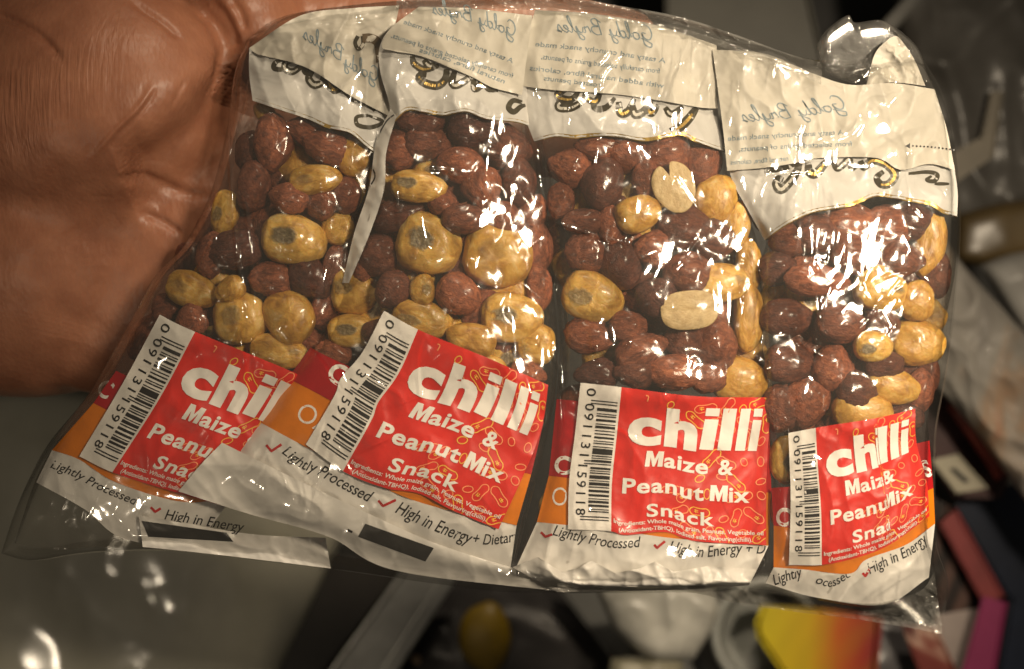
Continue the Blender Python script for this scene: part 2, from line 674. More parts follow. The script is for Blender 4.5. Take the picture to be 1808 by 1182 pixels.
def pillow(name, top, bottom, left=None, right=None, z=GZ, h=120, amp=25, scale=120, m=None, parent=None, seed=1, res=9, deg=60, edge=.35, facet=None):
    """sealed, crumpled bag: front sheet and back sheet joined at the rim"""
    C = Coons(top, bottom, left, right)
    nu = max(8, int(C.t.len / res))
    nv = max(8, int(max(C.l.len, C.r.len) / res))
    u, v = np.meshgrid(np.linspace(0, 1, nu), np.linspace(0, 1, nv))
    XY = C(u, v)
    e = (1 - np.abs(2 * u - 1) ** 4) * (1 - np.abs(2 * v - 1) ** 4)
    prof = np.clip(e, 0, 1) ** edge
    n = crinkle(XY[..., 0], XY[..., 1], seed, scale, 1.6, deg) * amp
    zf = z + h * prof + n * np.clip(e * 3, 0, 1)
    zb = z - h * .3 * prof - 1
    if facet:
        fx, fy, fr, sx_, sy_ = facet
        dx, dy = XY[..., 0] - fx, XY[..., 1] - fy
        w_ = np.exp(-((dx * dx + dy * dy) / fr ** 2) ** 2)
        zf = zf * (1 - w_) + w_ * (z + h + (sx_ * dx + sy_ * dy) * 1.75)
    P = np.concatenate([np.dstack([XY, zf]).reshape(-1, 3), np.dstack([XY, zb]).reshape(-1, 3)])
    F = np.concatenate([grid_faces(nv, nu), grid_faces(nv, nu, True) + nu * nv])
    return mesh(name, P, F, m, parent)


def m_greybag(name, col, rough=.25, var=.25):
    m, N, L, B = mat(name)
    v = texc(N, L)
    f = noise(N, L, v, 14, 5, .6)
    L.new(ramp(N, L, f, [(.3, tuple(c * (1 - var) for c in col)), (.7, tuple(c * (1 + var) for c in col))]), B.inputs['Base Color'])
    B.inputs['Roughness'].default_value = rough + .12
    B.inputs['Coat Weight'].default_value = .25
    B.inputs['Coat Roughness'].default_value = .22
    L.new(bump(N, L, noise(N, L, v, 18, 2), .2, .003), B.inputs['Normal'])
    return m


def build_background():
    o = pillow('plastic_bag', [(-200, 700), (150, 690), (420, 760), (640, 860)], [(-260, 1350), (0, 1360), (250, 1360), (420, 1330)],
               [(-200, 700), (-260, 1000), (-260, 1350)], [(640, 860), (560, 1060), (420, 1330)], GZ + 250, 160, 7, 190, m_greybag('grey_bag_plastic', (.55, .53, .43), .3), seed=11, facet=(66, 1160, 85, -.104, .062))
    bs = o.data.materials[0].node_tree.nodes['Principled BSDF']
    bs.inputs['Coat Weight'].default_value = .35
    bs.inputs['Coat Roughness'].default_value = .07
    tag(o, 'crumpled grey plastic bag with a bright glint, beside the metal rail', 'plastic bag')
    # rail
    r = empty('metal_rail', 'grey metal divider rail running diagonally past the grey plastic bag', 'rail')
    mm = plain('brushed_rail_metal', (.40, .40, .38), .35, .2, 60, .2, metal=.6)
    slab('rail_bar', [(722, 1005), (786, 1012), (640, 1240), (552, 1240)], GZ + 420, 60, mm, r, 8)
    slab('rail_lip', [(788, 1012), (806, 1015), (662, 1240), (643, 1240)], GZ + 440, 90, mm, r, 4)
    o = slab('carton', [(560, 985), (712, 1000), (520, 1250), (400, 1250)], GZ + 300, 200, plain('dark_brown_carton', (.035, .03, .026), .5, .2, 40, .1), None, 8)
    tag(o, 'dark brown carton between the grey plastic bag and the metal rail', 'carton')
    # dark packet with a yellow round product
    p = pillow('snack_pouch', [(800, 990), (900, 985), (990, 1000)], [(660, 1260), (900, 1280), (1130, 1260)], None, [(990, 1000), (1060, 1100), (1130, 1260)],
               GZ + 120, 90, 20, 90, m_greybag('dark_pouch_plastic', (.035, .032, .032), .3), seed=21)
    tag(p, 'dark plastic pouch with a yellow ball on it, next to the metal rail', 'pouch')
    bm = bmesh.new()
    bmesh.ops.create_icosphere(bm, subdivisions=4, radius=1)
    V = np.array([v.co[:] for v in bm.verts])
    F = [[v.index for v in f.verts] for f in bm.faces]
    bm.free()
    V = V * np.array([46, 62, 40]) * (1 + .04 * np.sin(V[:, :1] * 5)) + np.array([858, 1125, GZ + 235])
    o = mesh('yellow_ball', V, F, plain('yellow_skin', (.22, .14, .008), .45, .3, 60, .2))
    tag(o, 'blurred yellow ball lying on the dark pouch', 'ball')
    V = (V - np.array([858, 1125, GZ + 235])) * np.array([.18, .14, .2]) + np.array([735, 1165, GZ + 225])
    o = mesh('nut_bit', V, F, plain('pale_bit', (.35, .25, .16), .5, .2, 60, .2))
    tag(o, 'small pale bit lying beside the yellow ball', 'bit')
    o = slab('glass_pane', [(985, 1030), (1100, 1035), (1330, 1260), (1160, 1260)], GZ + 330, 30, plain('grey_sheet', (.18, .18, .17), .2, .15, 30, .05, coat=.5), None, 5, (.1, .1))
    o.name = 'grey_sheet'
    tag(o, 'grey plastic sheet under the silvery wrapper', 'sheet')
    o = pillow('silver_wrapper', [(1035, 1000), (1160, 1000), (1262, 1035)], [(1080, 1110), (1150, 1165), (1225, 1165)], None, [(1262, 1035), (1268, 1090), (1225, 1165)],
               GZ + 520, 90, 24, 110, m_greybag('silvery_plastic', (.40, .39, .35), .22), seed=31, res=6)
    tag(o, 'silvery crumpled plastic wrapper showing under the multipack edge', 'wrapper')
    o = pillow('beige_packet', [(1080, 1162), (1140, 1158), (1205, 1162)], [(1060, 1250), (1150, 1260), (1210, 1250)], z=GZ + 470, h=60, amp=10, m=m_greybag('beige_plastic', (.30, .28, .20), .3), seed=36)
    tag(o, 'beige packet at the frame edge below the silvery wrapper', 'packet')
    # tub
    t = empty('plastic_tub', 'clear round plastic tub beside the yellow and red sweet packet', 'tub')
    tm = m_greybag('tub_plastic', (.22, .225, .21), .18)
    n = 48
    ang = np.linspace(0, 2 * np.pi, n, endpoint=False)
    rings = [(92, 500), (98, 520), (90, 532), (80, 520), (76, 430), (70, 380)]
    V = [(1352 + r_ * math.cos(a), 1120 + r_ * 1.05 * math.sin(a), GZ + zz) for r_, zz in rings for a in ang]
    F = [(k * n + i, k * n + (i + 1) % n, (k + 1) * n + (i + 1) % n, (k + 1) * n + i) for k in range(len(rings) - 1) for i in range(n)]
    mesh('rim', V, F, tm, t)
    V2 = [(1352 + 70 * math.cos(a), 1120 + 74 * math.sin(a), GZ + 380) for a in ang] + [(1352, 1120, GZ + 380)]
    mesh('tub_base', V2, [(i, (i + 1) % n, n) for i in range(n)], tm, t)
    # yellow to red sweet packet
    m, N, L, B = mat('yellow_red_print')
    tc = texc(N, L)
    sx = N.new('ShaderNodeSeparateXYZ')
    L.new(tc, sx.inputs[0])
    x0 = W(np.array([1345., 1130, GZ + 560]))[0]
    x1 = W(np.array([1545., 1130, GZ + 560]))[0]
    k = math_(N, L, 'DIVIDE', math_(N, L, 'SUBTRACT', sx.outputs['X'], float(x0)), float(x1 - x0))
    k = math_(N, L, 'ADD', k, math_(N, L, 'MULTIPLY', math_(N, L, 'SUBTRACT', noise(N, L, tc, 30, 4), .5), .12))
    wv = N.new('ShaderNodeTexWave')
    wv.inputs['Scale'].default_value = 28
    wv.inputs['Distortion'].default_value = 4
    L.new(texc(N, L, (1, 1, 1), (0, 0, .7)), wv.inputs['Vector'])
    base = ramp(N, L, k, [(.0, (.44, .36, .010)), (.40, (.46, .30, .010)), (.66, (.42, .09, .014)), (.9, (.28, .030, .018)), (1, (.2, .03, .03))])
    L.new(mixc(N, L, math_(N, L, 'MULTIPLY', wv.outputs['Fac'], .16), base, (.30, .22, .01)), B.inputs['Base Color'])
    B.inputs['Roughness'].default_value = .4
    o = slab('sweet_packet', [(1352, 1078), (1465, 1084), (1548, 1098), (1540, 1200), (1500, 1270), (1440, 1260), (1345, 1120), (1343, 1100)], GZ + 560, 60, m, None, 9)
    tag(o, 'sweet packet printed yellow fading to red beside the clear tub', 'packet')
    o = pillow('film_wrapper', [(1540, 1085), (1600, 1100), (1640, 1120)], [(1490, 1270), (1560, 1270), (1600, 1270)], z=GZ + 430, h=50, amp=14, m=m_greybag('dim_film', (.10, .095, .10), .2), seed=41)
    tag(o, 'dim grey film wrapper between the sweet packet and the pink carton', 'wrapper')
    # pink carton with brown sticks
    c = empty('pink_carton', 'open magenta and red carton standing in front of the navy box', 'carton')
    mg = plain('magenta_card', (.22, .022, .085), .5, .1, 60, .1)
    rd = plain('red_card', (.17, .03, .024), .5, .15, 60, .1)
    n_ = rd.node_tree.nodes
    l_ = rd.node_tree.links
    l_.new(ramp(n_, l_, noise(n_, l_, texc(n_, l_), 55, 3, .5, .6), [(.42, (.15, .025, .02)), (.52, (.20, .05, .035)), (.60, (.42, .26, .20)), (.70, (.10, .03, .025))]), n_['Principled BSDF'].inputs['Base Color'])
    wh = plain('white_card', (.32, .27, .25), .6, .1, 60, .1)
    slab('front_panel', [(1738, 1058), (1774, 1068), (1742, 1250), (1684, 1250)], GZ + 620, 30, mg, c, 4)
    slab('side_panel', [(1688, 905), (1768, 1050), (1738, 1062), (1664, 925)], GZ + 600, 24, plain('maroon_card', (.20, .035, .035), .5, .2, 60, .1), c, 4)
    slab('inner_panel', [(1655, 1090), (1728, 1078), (1690, 1250), (1640, 1250)], GZ + 560, 24, wh, c, 4)
    slab('lower_panel', [(1598, 1108), (1652, 1112), (1712, 1250), (1650, 1250)], GZ + 590, 24, rd, c, 4)
    o = slab('brown_sticks', [(1640, 880), (1672, 900), (1742, 1062), (1712, 1122), (1668, 1120)], GZ + 545, 70, None, None, 6)
    m, N, L, B = mat('dark_brown_sticks')
    wv = N.new('ShaderNodeTexWave')
    wv.inputs['Scale'].default_value = 34
    wv.inputs['Distortion'].default_value = 1.2
    L.new(texc(N, L, (1, 1, 1), (0, 0, .35)), wv.inputs['Vector'])
    L.new(ramp(N, L, wv.outputs['Fac'], [(.2, (.014, .008, .007)), (.8, (.085, .045, .035))]), B.inputs['Base Color'])
    B.inputs['Roughness'].default_value = .5
    o.data.materials[0] = m
    o.name = 'brown_stick_bundle'
    tag(o, 'bundle of dark brown sticks inside the magenta carton', 'sticks')
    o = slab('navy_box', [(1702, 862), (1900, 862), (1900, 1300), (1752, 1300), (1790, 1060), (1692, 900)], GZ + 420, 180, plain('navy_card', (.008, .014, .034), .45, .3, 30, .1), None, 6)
    tag(o, 'dark navy box behind the magenta carton', 'box')
    o = slab('price_card', [(1648, 815), (1690, 806), (1738, 860), (1690, 868)], GZ + 660, 12, plain('pale_card', (.36, .33, .25), .6, .1, 60, .1), None, 3)
    b = slab('dark_print', [(1676, 828), (1686, 826), (1712, 850), (1702, 853)], GZ + 662, 2, M_INK, o, 0)
    tag(o, 'small pale card with a dark mark above the brown sticks', 'card')
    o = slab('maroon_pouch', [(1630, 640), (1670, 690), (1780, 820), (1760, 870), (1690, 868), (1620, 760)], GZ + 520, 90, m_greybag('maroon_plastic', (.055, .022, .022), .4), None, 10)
    tag(o, 'dark maroon pouch behind the pale card', 'pouch')
    o = pillow('red_pouch', [(1690, 690), (1740, 740), (1790, 830)], [(1672, 720), (1720, 790), (1760, 850)], z=GZ + 600, h=40, amp=8, m=m_greybag('red_plastic', (.22, .035, .022), .4), seed=51)
    tag(o, 'narrow red pouch leaning on the grey wrapped goods', 'pouch')
    # wrapped goods on the right
    o = pillow('wrapped_goods', [(1650, 380), (1690, 455), (1830, 610)], [(1610, 640), (1720, 760), (1900, 1010)], [(1650, 380), (1610, 500), (1610, 640)], [(1830, 610), (1880, 800), (1900, 1010)],
               GZ + 640, 90, 34, 95, None, seed=61, res=6, deg=50)
    m, N, L, B = mat('wrapped_goods_film')
    v = texc(N, L)
    f = noise(N, L, texc(N, L, (1.6, .55, 1), (0, 0, .8)), 22, 5, .65, .8)
    L.new(ramp(N, L, f, [(.25, (.20, .185, .17)), (.5, (.31, .29, .26)), (.62, (.36, .25, .17)), (.78, (.40, .14, .09))]), B.inputs['Base Color'])
    B.inputs['Roughness'].default_value = .55
    B.inputs['Coat Weight'].default_value = .05
    L.new(bump(N, L, noise(N, L, v, 18, 2), .2, .003), B.inputs['Normal'])
    o.data.materials[0] = m
    tag(o, 'grey film wrapped goods with faint orange contents beside the multipack', 'wrapped goods')
    o = pillow('grey_packet', [(1730, 470), (1780, 450), (1840, 440)], [(1812, 600), (1850, 610), (1900, 640)], z=GZ + 560, h=60, amp=12, m=m_greybag('pale_grey_plastic', (.34, .33, .31), .4), seed=71)
    tag(o, 'pale grey packet behind the film wrapped goods', 'packet')
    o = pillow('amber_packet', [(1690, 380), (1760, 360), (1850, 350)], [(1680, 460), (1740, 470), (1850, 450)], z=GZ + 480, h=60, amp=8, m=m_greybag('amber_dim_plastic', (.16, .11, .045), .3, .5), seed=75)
    tag(o, 'dim amber packet above the pale grey packet', 'packet')
    o = pillow('dark_sheet', [(1560, -120), (1700, -130), (1900, -130)], [(1640, 420), (1720, 410), (1900, 370)], [(1560, -120), (1600, 150), (1640, 420)], None,
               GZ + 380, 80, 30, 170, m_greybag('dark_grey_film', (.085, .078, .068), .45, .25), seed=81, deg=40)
    tag(o, 'large dark grey film covered pack beyond the tuft of the multipack', 'pack')
    o = slab('beige_strip', [(1660, 285), (1735, 245), (1752, 165), (1768, 165), (1752, 275), (1682, 322)], GZ + 475, 6, plain('beige_card', (.24, .21, .16), .5, .15, 60, .1), None, 3)
    tag(o, 'bent beige strip lying on the dark grey film pack', 'strip')
    o = slab('grey_carton', [(1180, -150), (1390, -150), (1450, 110), (1455, 200), (1180, 200)], GZ + 420, 60, plain('olive_grey_card', (.12, .115, .095), .5, .2, 30, .1), None, 6)
    tag(o, 'olive grey carton showing above the top edge of the multipack', 'carton')
    o = slab('thin_rail', [(1560, 42), (1700, -110), (1712, -100), (1572, 58)], GZ + 560, 20, plain('thin_rail_metal', (.15, .145, .13), .4, .2, 60, .1), None, 3)
    tag(o, 'thin grey rail beside the black gap behind the tuft', 'rail')


build_background()


# ------------------------------------------------------------------ nuts: master shapes
def unit_sphere(sub=4):
    bm = bmesh.new()
    bmesh.ops.create_icosphere(bm, subdivisions=sub, radius=1)
    V = np.array([v.co[:] for v in bm.verts])
    F = [[v.index for v in f.verts] for f in bm.faces]
    bm.free()
    return V, F


def n3(P, s, off):
    return np.array([mnoise.noise(Vector(p) * s + Vector((off, off * .7, -off))) for p in P])


def make_mesh(name, V, F, m, attr=None):
    me = bpy.data.meshes.new(name)
    me.from_pydata(V.tolist(), [], F)
    me.materials.append(m)
    me.polygons.foreach_set('use_smooth', np.full(len(me.polygons), True))
    if attr is not None:
        a = me.attributes.new('scar', 'FLOAT', 'POINT')
        a.data.foreach_set('value', attr)
    me.update()
    return me


def nut_meshes():
    S, F = unit_sphere(4)
    pe, ma = [], []
    for k in range(5):
        P = S.copy()
        x = P[:, 0]
        taper = 1 - .16 * x * (.6 + .25 * k / 4) - .05 * np.cos(3 * x + k)
        P[:, 1] *= taper
        P[:, 2] *= taper
        P[:, 0] += .10 * np.exp(-((x - 1) / .25) ** 2)
        ang = np.arctan2(P[:, 2], P[:, 1])
        wr = n3(np.stack([x * .9, np.cos(ang) * 1.9, np.sin(ang) * 1.9], 1), 2.3, 5.1 * k)
        P *= (1 + .09 * n3(S, 1.3, 3 + k) - .075 * (1 - np.minimum(np.abs(wr) * 3, 1)) * (k != 2) + .02 * n3(S, 6, k))[:, None]
        pe.append(make_mesh('peanut_shape', P, F, M_PEANUT))
    for k in range(5):
        P = S.copy()
        e = .78
        P = np.sign(P) * np.abs(P) ** e
        x = P[:, 0]
        w = 1 - .14 * (x + .2) - .10 * x ** 2
        P[:, 1] *= w
        P[:, 2] *= .96 - .1 * x
        c = np.array([-.45 + .2 * (k % 2), .15 * (k - 2) / 2, .75])
        d = np.linalg.norm((P - c) * np.array([1, 1.15, .6]), axis=1)
        scar = np.exp(-(d / .52) ** 2)
        back = np.exp(-(np.linalg.norm((P - np.array([.5, -.2, -.7])) * np.array([1, 1.1, .6]), axis=1) / .5) ** 2) * .7
        dent = .22 * np.exp(-(d / .38) ** 2) * (1 if k != 1 else .25)
        P *= (1 - dent + .05 * n3(S, 1.5, 11 + k) + .025 * n3(S, 4, k) - .06 * np.abs(n3(S, 2.2, 7 * k)) * (k > 2))[:, None]
        ma.append(make_mesh('maize_shape', P, F, M_MAIZE, np.clip(scar * (1.15 if k != 1 else .5) + back, 0, 1)))
    # split peanut half: flat face up, domed below, with a notch where the germ sat
    halves = []
    for k in range(2):
        n = 72
        a = np.linspace(0, 2 * np.pi, n, endpoint=False)
        r = np.ones(n) * (1 + .03 * np.sin(3 * a))
        if k == 0:
            dd = np.abs((a - np.radians(90) + np.pi) % (2 * np.pi) - np.pi)
            r -= .52 * np.exp(-(dd / .16) ** 2)
        else:
            r = 1 / (np.abs(np.cos(a)) ** 2.6 + np.abs(np.sin(a)) ** 2.6) ** (1 / 2.6)
        V, FF = [], []
        rings = [(0.0, .10 if k == 0 else .02), (.25, .11), (.5, .13), (.75, .15), (.9, .15), (.97, .12), (1.0, .04), (.98, -.1), (.85, -.4), (.6, -.65), (.3, -.78), (0.0, -.8)]
        for rr, zz in rings:
            for i in range(n):
                g = 0
                if k == 1 and zz > 0:
                    y = rr * r[i] * math.sin(a[i])
                    g = -.10 * math.exp(-(y / .16) ** 2)
                V.append((rr * r[i] * math.cos(a[i]), rr * r[i] * math.sin(a[i]), zz + g))
        for j in range(len(rings) - 1):
            for i in range(n):
                FF.append((j * n + i, (j + 1) * n + i, (j + 1) * n + (i + 1) % n, j * n + (i + 1) % n))
        halves.append(make_mesh('split_peanut_shape', np.array(V), FF, M_HALF))
    return pe, ma, halves


PE, MA, HALF = nut_meshes()


# ------------------------------------------------------------------ lettering in flat form
def flat_text(body, offset=0.0, shear=0.0, spacing=1.0, cell=None, box=None):
    """letters as a flat mesh, fitted into box=(x0, x1, ytop, ybase), y down, cut into cells so it can follow a curved sheet"""
    cu = bpy.data.curves.new('t', 'FONT')
    cu.body = body
    cu.size = 1
    cu.offset = offset
    cu.shear = shear
    cu.space_character = spacing
    cu.resolution_u = 4
    o = bpy.data.objects.new('t', cu)
    COL.objects.link(o)
    dg = bpy.context.evaluated_depsgraph_get()
    me = bpy.data.meshes.new_from_object(o.evaluated_get(dg))
    bpy.data.objects.remove(o)
    n = len(me.vertices)
    co = np.empty(n * 3)
    me.vertices.foreach_get('co', co)
    co = co.reshape(-1, 3)
    x0, x1, yt, yb = box
    cap = 0.73 + offset * 1.2
    sx = (x1 - x0) / (co[:, 0].max() - co[:, 0].min())
    q = np.zeros_like(co)
    q[:, 0] = x0 + (co[:, 0] - co[:, 0].min()) * sx
    q[:, 1] = yb - co[:, 1] * (yb - yt) / cap
    me.vertices.foreach_set('co', q.reshape(-1))
    bm = bmesh.new()
    bm.from_mesh(me)
    bpy.data.meshes.remove(me)
    if cell:
        for ax in (0, 1):
            lo, hi = q[:, ax].min(), q[:, ax].max()
            k = math.ceil(lo / cell) * cell
            no = Vector((1, 0, 0)) if ax == 0 else Vector((0, 1, 0))
            while k < hi:
                bmesh.ops.bisect_plane(bm, geom=list(bm.verts) + list(bm.edges) + list(bm.faces), plane_co=no * k, plane_no=no, dist=1e-5)
                k += cell
    bmesh.ops.triangulate(bm, faces=bm.faces)
    bm.verts.index_update()
    V = np.array([v.co[:2] for v in bm.verts])
    Fc = [[v.index for v in f.verts] for f in bm.faces]
    bm.free()
    return V, Fc


def ribbon(pts, w, closed=False, smooth=True, taper=False, per=8):
    """flat band along a line; returns flat V, F"""
    c = dense(list(pts) + ([pts[0]] if closed else []), smooth, per)
    t = np.gradient(c, axis=0)
    t /= np.linalg.norm(t, axis=1)[:, None] + 1e-9
    nrm = np.stack([-t[:, 1], t[:, 0]], 1)
    n = len(c)
    ww = np.full(n, w / 2.)
    if taper:
        ww = ww * (.35 + .65 * np.sin(np.linspace(.12, 1, n) * np.pi * .94) ** .8)
    V = np.concatenate([c + nrm * ww[:, None], c - nrm * ww[:, None]])
    F = [(i, i + 1, n + i + 1, n + i) for i in range(n - 1)]
    return V, F


def merge(items):
    Vs, Fs, Ms, k = [], [], [], 0
    for V, F, m in items:
        Vs.append(np.asarray(V, float))
        Fs += [[i + k for i in f] for f in F]
        Ms += [m] * len(F)
        k += len(V)
    return np.concatenate(Vs), Fs, Ms


SW, SH = 340., 260.     # sticker size in grid units


def sticker_art():
    """flat artwork in sticker coordinates (0..SW, 0..SH)"""
    let = []
    for body, u0, u1, v0, v1, off, sp in (('c', .27, .445, .085, .365, .046, 1.0), ('h', .462, .632, .085, .365, .050, 1.0), ('aize', .472, .70, .42, .53, .026, 1.06), ('&', .752, .83, .42, .53, .024, 1.0),
                                          ('Peanut', .27, .685, .605, .715, .026, 1.1), ('ix', .812, .915, .605, .715, .026, 1.1), ('Snack', .395, .74, .79, .885, .022, 1.1),
                                          ('Ingredients: Whole maize grain, Peanuts, Vegetable oil', .228, .985, .905, .935, .012, 1.0),
                                          ('(Antioxidant-TBHQ), Iodised salt, Flavouring(chilli).', .255, .93, .953, .983, .012, 1.0)):
        V, F = flat_text(body, off, 0, sp, 9, (u0 * SW, u1 * SW, v0 * SH, v1 * SH))
        let.append((V, F, 0))

    def poly(pts):
        P = np.array([(x * SW, y * SH) for x, y in pts])
        bm = bmesh.new()
        bm.faces.new([bm.verts.new((x, y, 0)) for x, y in P])
        for ax in (0, 1):
            g = math.ceil(P[:, ax].min() / 9) * 9
            no = Vector((1, 0, 0)) if ax == 0 else Vector((0, 1, 0))
            while g < P[:, ax].max():
                bmesh.ops.bisect_plane(bm, geom=list(bm.verts) + list(bm.edges) + list(bm.faces), plane_co=no * g, plane_no=no, dist=1e-5)
                g += 9
        bmesh.ops.triangulate(bm, faces=bm.faces)
        bm.verts.index_update()
        let.append((np.array([v.co[:2] for v in bm.verts]), [[v.index for v in f.verts] for f in bm.faces], 0))
        bm.free()
    for x0, x1, dot in ((.655, .727, 1), (.748, .818, 0), (.839, .890, 0), (.905, .950, 1)):
        d = .008
        poly([(x0 + d, .155 if dot else .078), (x1 + d, .155 if dot else .078), (x1 - d, .365), (x0 - d, .365)])
        if dot:
            poly([(x0 + d + .003, .078), (x1 + d + .003, .078), (x1 + d, .132), (x0 + d, .132)])
    for x0, x1, y0, y1 in ((.375, .468, .42, .53), (.715, .806, .605, .715)):
        w, h = x1 - x0, y1 - y0
        poly([(x0 + w * a, y0 + h * b) for a, b in ((.04, 0), (.36, 0), (.52, .52), (.70, 0), (1.0, 0), (.97, 1), (.70, 1), (.72, .40), (.54, 1), (.42, 1), (.28, .40), (.26, 1), (0, 1))])
    digits = []
    for body, a, b in (('0', .03, .085), ('091131', .135, .495), ('159118', .555, .90)):
        # digits run down the edge with their tops towards the bars
        V, F = flat_text(body, .008, 0, 1.25, 9, (a * SH, b * SH, 0, 17))
        Q = np.stack([13 + (17 - V[:, 1]), V[:, 0]], 1)
        digits.append((Q, F, 0))
    bars = []
    r = random.Random(91131)

    def bar(v, w, x0=34, x1=69):
        y = v * SH
        V = [(x, yy) for x in np.linspace(x0, x1, 6) for yy in (y, y + w)]
        bars.append((np.array(V), [(2 * i, 2 * i + 1, 2 * i + 3, 2 * i + 2) for i in range(5)], 0))
    for g in (.108, .128):
        bar(g, 2.1, 22)
    v = .158
    widths = [5.6, 1.8, 2.4, 4.2, 1.8, 4.6, 1.8, 2.2, 3.8, 1.8, 2.4, 1.8, 10.5, 2.2, 1.8, 4.4]
    for w in widths:
        bar(v, w)
        v += (w + r.choice([2.0, 2.0, 3.6, 4.0])) / SH
    for g in (.522, .541):
        bar(g, 2.0, 22)
    v = .566
    for w in [4.0, 1.8, 2.4, 6.4, 1.8, 5.4, 2.2, 4.6, 4.2, 1.8, 4.6, 4.2, 1.8, 2.4, 4.4, 1.8, 4.0, 1.8]:
        if v > .885:
            break
        bar(v, w)
        v += (w + r.choice([1.9, 2.0, 2.6, 3.4])) / SH
    for g in (.905, .925):
        bar(g, 2.1, 20)
    # peanut outlines
    lines = []

    def keep(V):
        V[:, 0] = np.clip(V[:, 0], .225 * SW, SW - 1)
        V[:, 1] = np.clip(V[:, 1], 1, SH - 1)
        return V
    spots = []
    for j in range(8):
        for i in range(6):
            x = .44 + .56 * (i + .5 + .3 * (j % 2)) / 6
            y = (j + .5) / 8
            p = np.clip((x - .36) * 2.0 + (.3 if y < .2 else 0) + (.25 if y > .8 else 0), 0, 1)
            if r.random() < p:
                spots.append((x * SW + r.uniform(-7, 7), y * SH + r.uniform(-6, 6), r.random(), r.uniform(0, 360)))
    for x, y, k, a in spots:
        m = 0 if r.random() < .72 else 1
        if k < .55:
            ln, wd = r.uniform(16, 21), r.uniform(8.5, 10.5)
            pts = []
            for t in np.linspace(0, 2 * np.pi, 14, endpoint=False):
                px, py = ln * math.cos(t), wd * math.sin(t) * (1 - .45 * math.exp(-(math.cos(t) / .35) ** 2))
                pts.append((px, py))
            ins = [[(-ln * .55, d), (-ln * .15, d + r.uniform(-1, 1))] for d in (-2.2, 0.6)] + [[(-ln * .4, -3.5), (-ln * .38, 3)]]
        else:
            ln, wd = r.uniform(7, 9.5), r.uniform(5, 6.5)
            pts = [(ln * math.cos(t), wd * math.sin(t)) for t in np.linspace(0, 2 * np.pi, 10, endpoint=False)]
            ins = []
        ca, sa = math.cos(math.radians(a)), math.sin(math.radians(a))
        tr = lambda P: [(x + p * ca - q * sa, y + p * sa + q * ca) for p, q in P]
        V, F = ribbon(tr(pts), 1.7, True, True, per=4)
        lines.append((keep(V), F, m))
        for s_ in ins:
            V, F = ribbon(tr(s_), 1.4, False, False, per=4)
            lines.append((keep(V), F, 1))
    V, F = ribbon([(.345 * SW, .035 * SH), (.36 * SW, .04 * SH), (.357 * SW, .075 * SH)], 2.2)
    lines.append((V, F, 0))
    return merge(let), merge(digits), merge(bars), merge(lines)


ART = sticker_art()


# ------------------------------------------------------------------ packets
class Patch:
    """a sheet laid on whatever is under it"""

    def __init__(s, coons, under, lift, res=3.5, dil=0, sm=0, us=None, default=0.0, relief=0.0, seed=0, rscale=60, deg=80, add=None):
        nu = max(6, int(max(coons.t.len, coons.b.len) / res)) if us is None else len(us)
        nv = max(5, int(max(coons.l.len, coons.r.len) / res))
        s.us = np.linspace(0, 1, nu) if us is None else np.asarray(us)
        s.vs = np.linspace(0, 1, nv)
        u, v = np.meshgrid(s.us, s.vs)
        s.c = coons
        XY = coons(u, v)
        H0 = cast(under, XY, default)
        H = H0
        if dil:
            H = maxf(H, dil)
        if sm:
            H = np.maximum(blur(H, sm), H0 - 1)
            H = blur(H, max(2, sm // 3))
        H = H + lift
        if relief:
            rr = crinkle(XY[..., 0], XY[..., 1], seed, rscale, 2.0, deg) * relief
            H = H + rr - rr.min() * .6
        if add is not None:
            H = H + add(XY[..., 0], XY[..., 1])
        s.H = H
        s.P = np.dstack([XY, H])
        s.nu, s.nv = nu, nv
        s.bvh = bvh_of(s.P)

    def obj(s, name, mats, parent, mi=None, solid=0.0):
        return mesh(name, s.P.reshape(-1, 3), grid_faces(s.nv, s.nu), mats, parent, mi, solid=solid)

    def at(s, u, v, dz):
        u = np.clip(u, 0, 1)
        v = np.clip(v, 0, 1)
        XY = s.c(u, v)
        fi = np.interp(u, s.us, np.arange(s.nu))
        fj = v * (s.nv - 1)
        i = np.minimum(fi.astype(int), s.nu - 2)
        j = np.minimum(fj.astype(int), s.nv - 2)
        a, b = fi - i, fj - j
        H = s.H
        h = (H[j, i] * (1 - a) + H[j, i + 1] * a) * (1 - b) + (H[j + 1, i] * (1 - a) + H[j + 1, i + 1] * a) * b
        return np.concatenate([XY, (h + dz)[..., None]], -1)


def lay(items, bvhs, dz, default=0):
    """drop flat artwork onto sheets"""
    V, F, M = merge(items)
    z = cast(bvhs, V, default) + dz
    return np.column_stack([V, z]), F, M


def path_text(body, base, cap, offset=.006, shear=.25, x0=None, spacing=1.0, width=None, mirror=False):
    """letters along a baseline; returns flat V, F in grid coordinates"""
    c = Curve(base)
    w = width or c.len
    V, F = flat_text(body, offset, shear, spacing, 9, (0, w, 0, cap))
    x = V[:, 0] if not mirror else w - V[:, 0]
    y = cap - V[:, 1]
    t = np.clip(x / c.len, 0, 1)
    p = c(t)
    e = 1e-3
    d = c(np.clip(t + e, 0, 1)) - c(np.clip(t - e, 0, 1))
    d /= np.linalg.norm(d, axis=1)[:, None] + 1e-9
    return p + np.stack([d[:, 1], -d[:, 0]], 1) * y[:, None], F


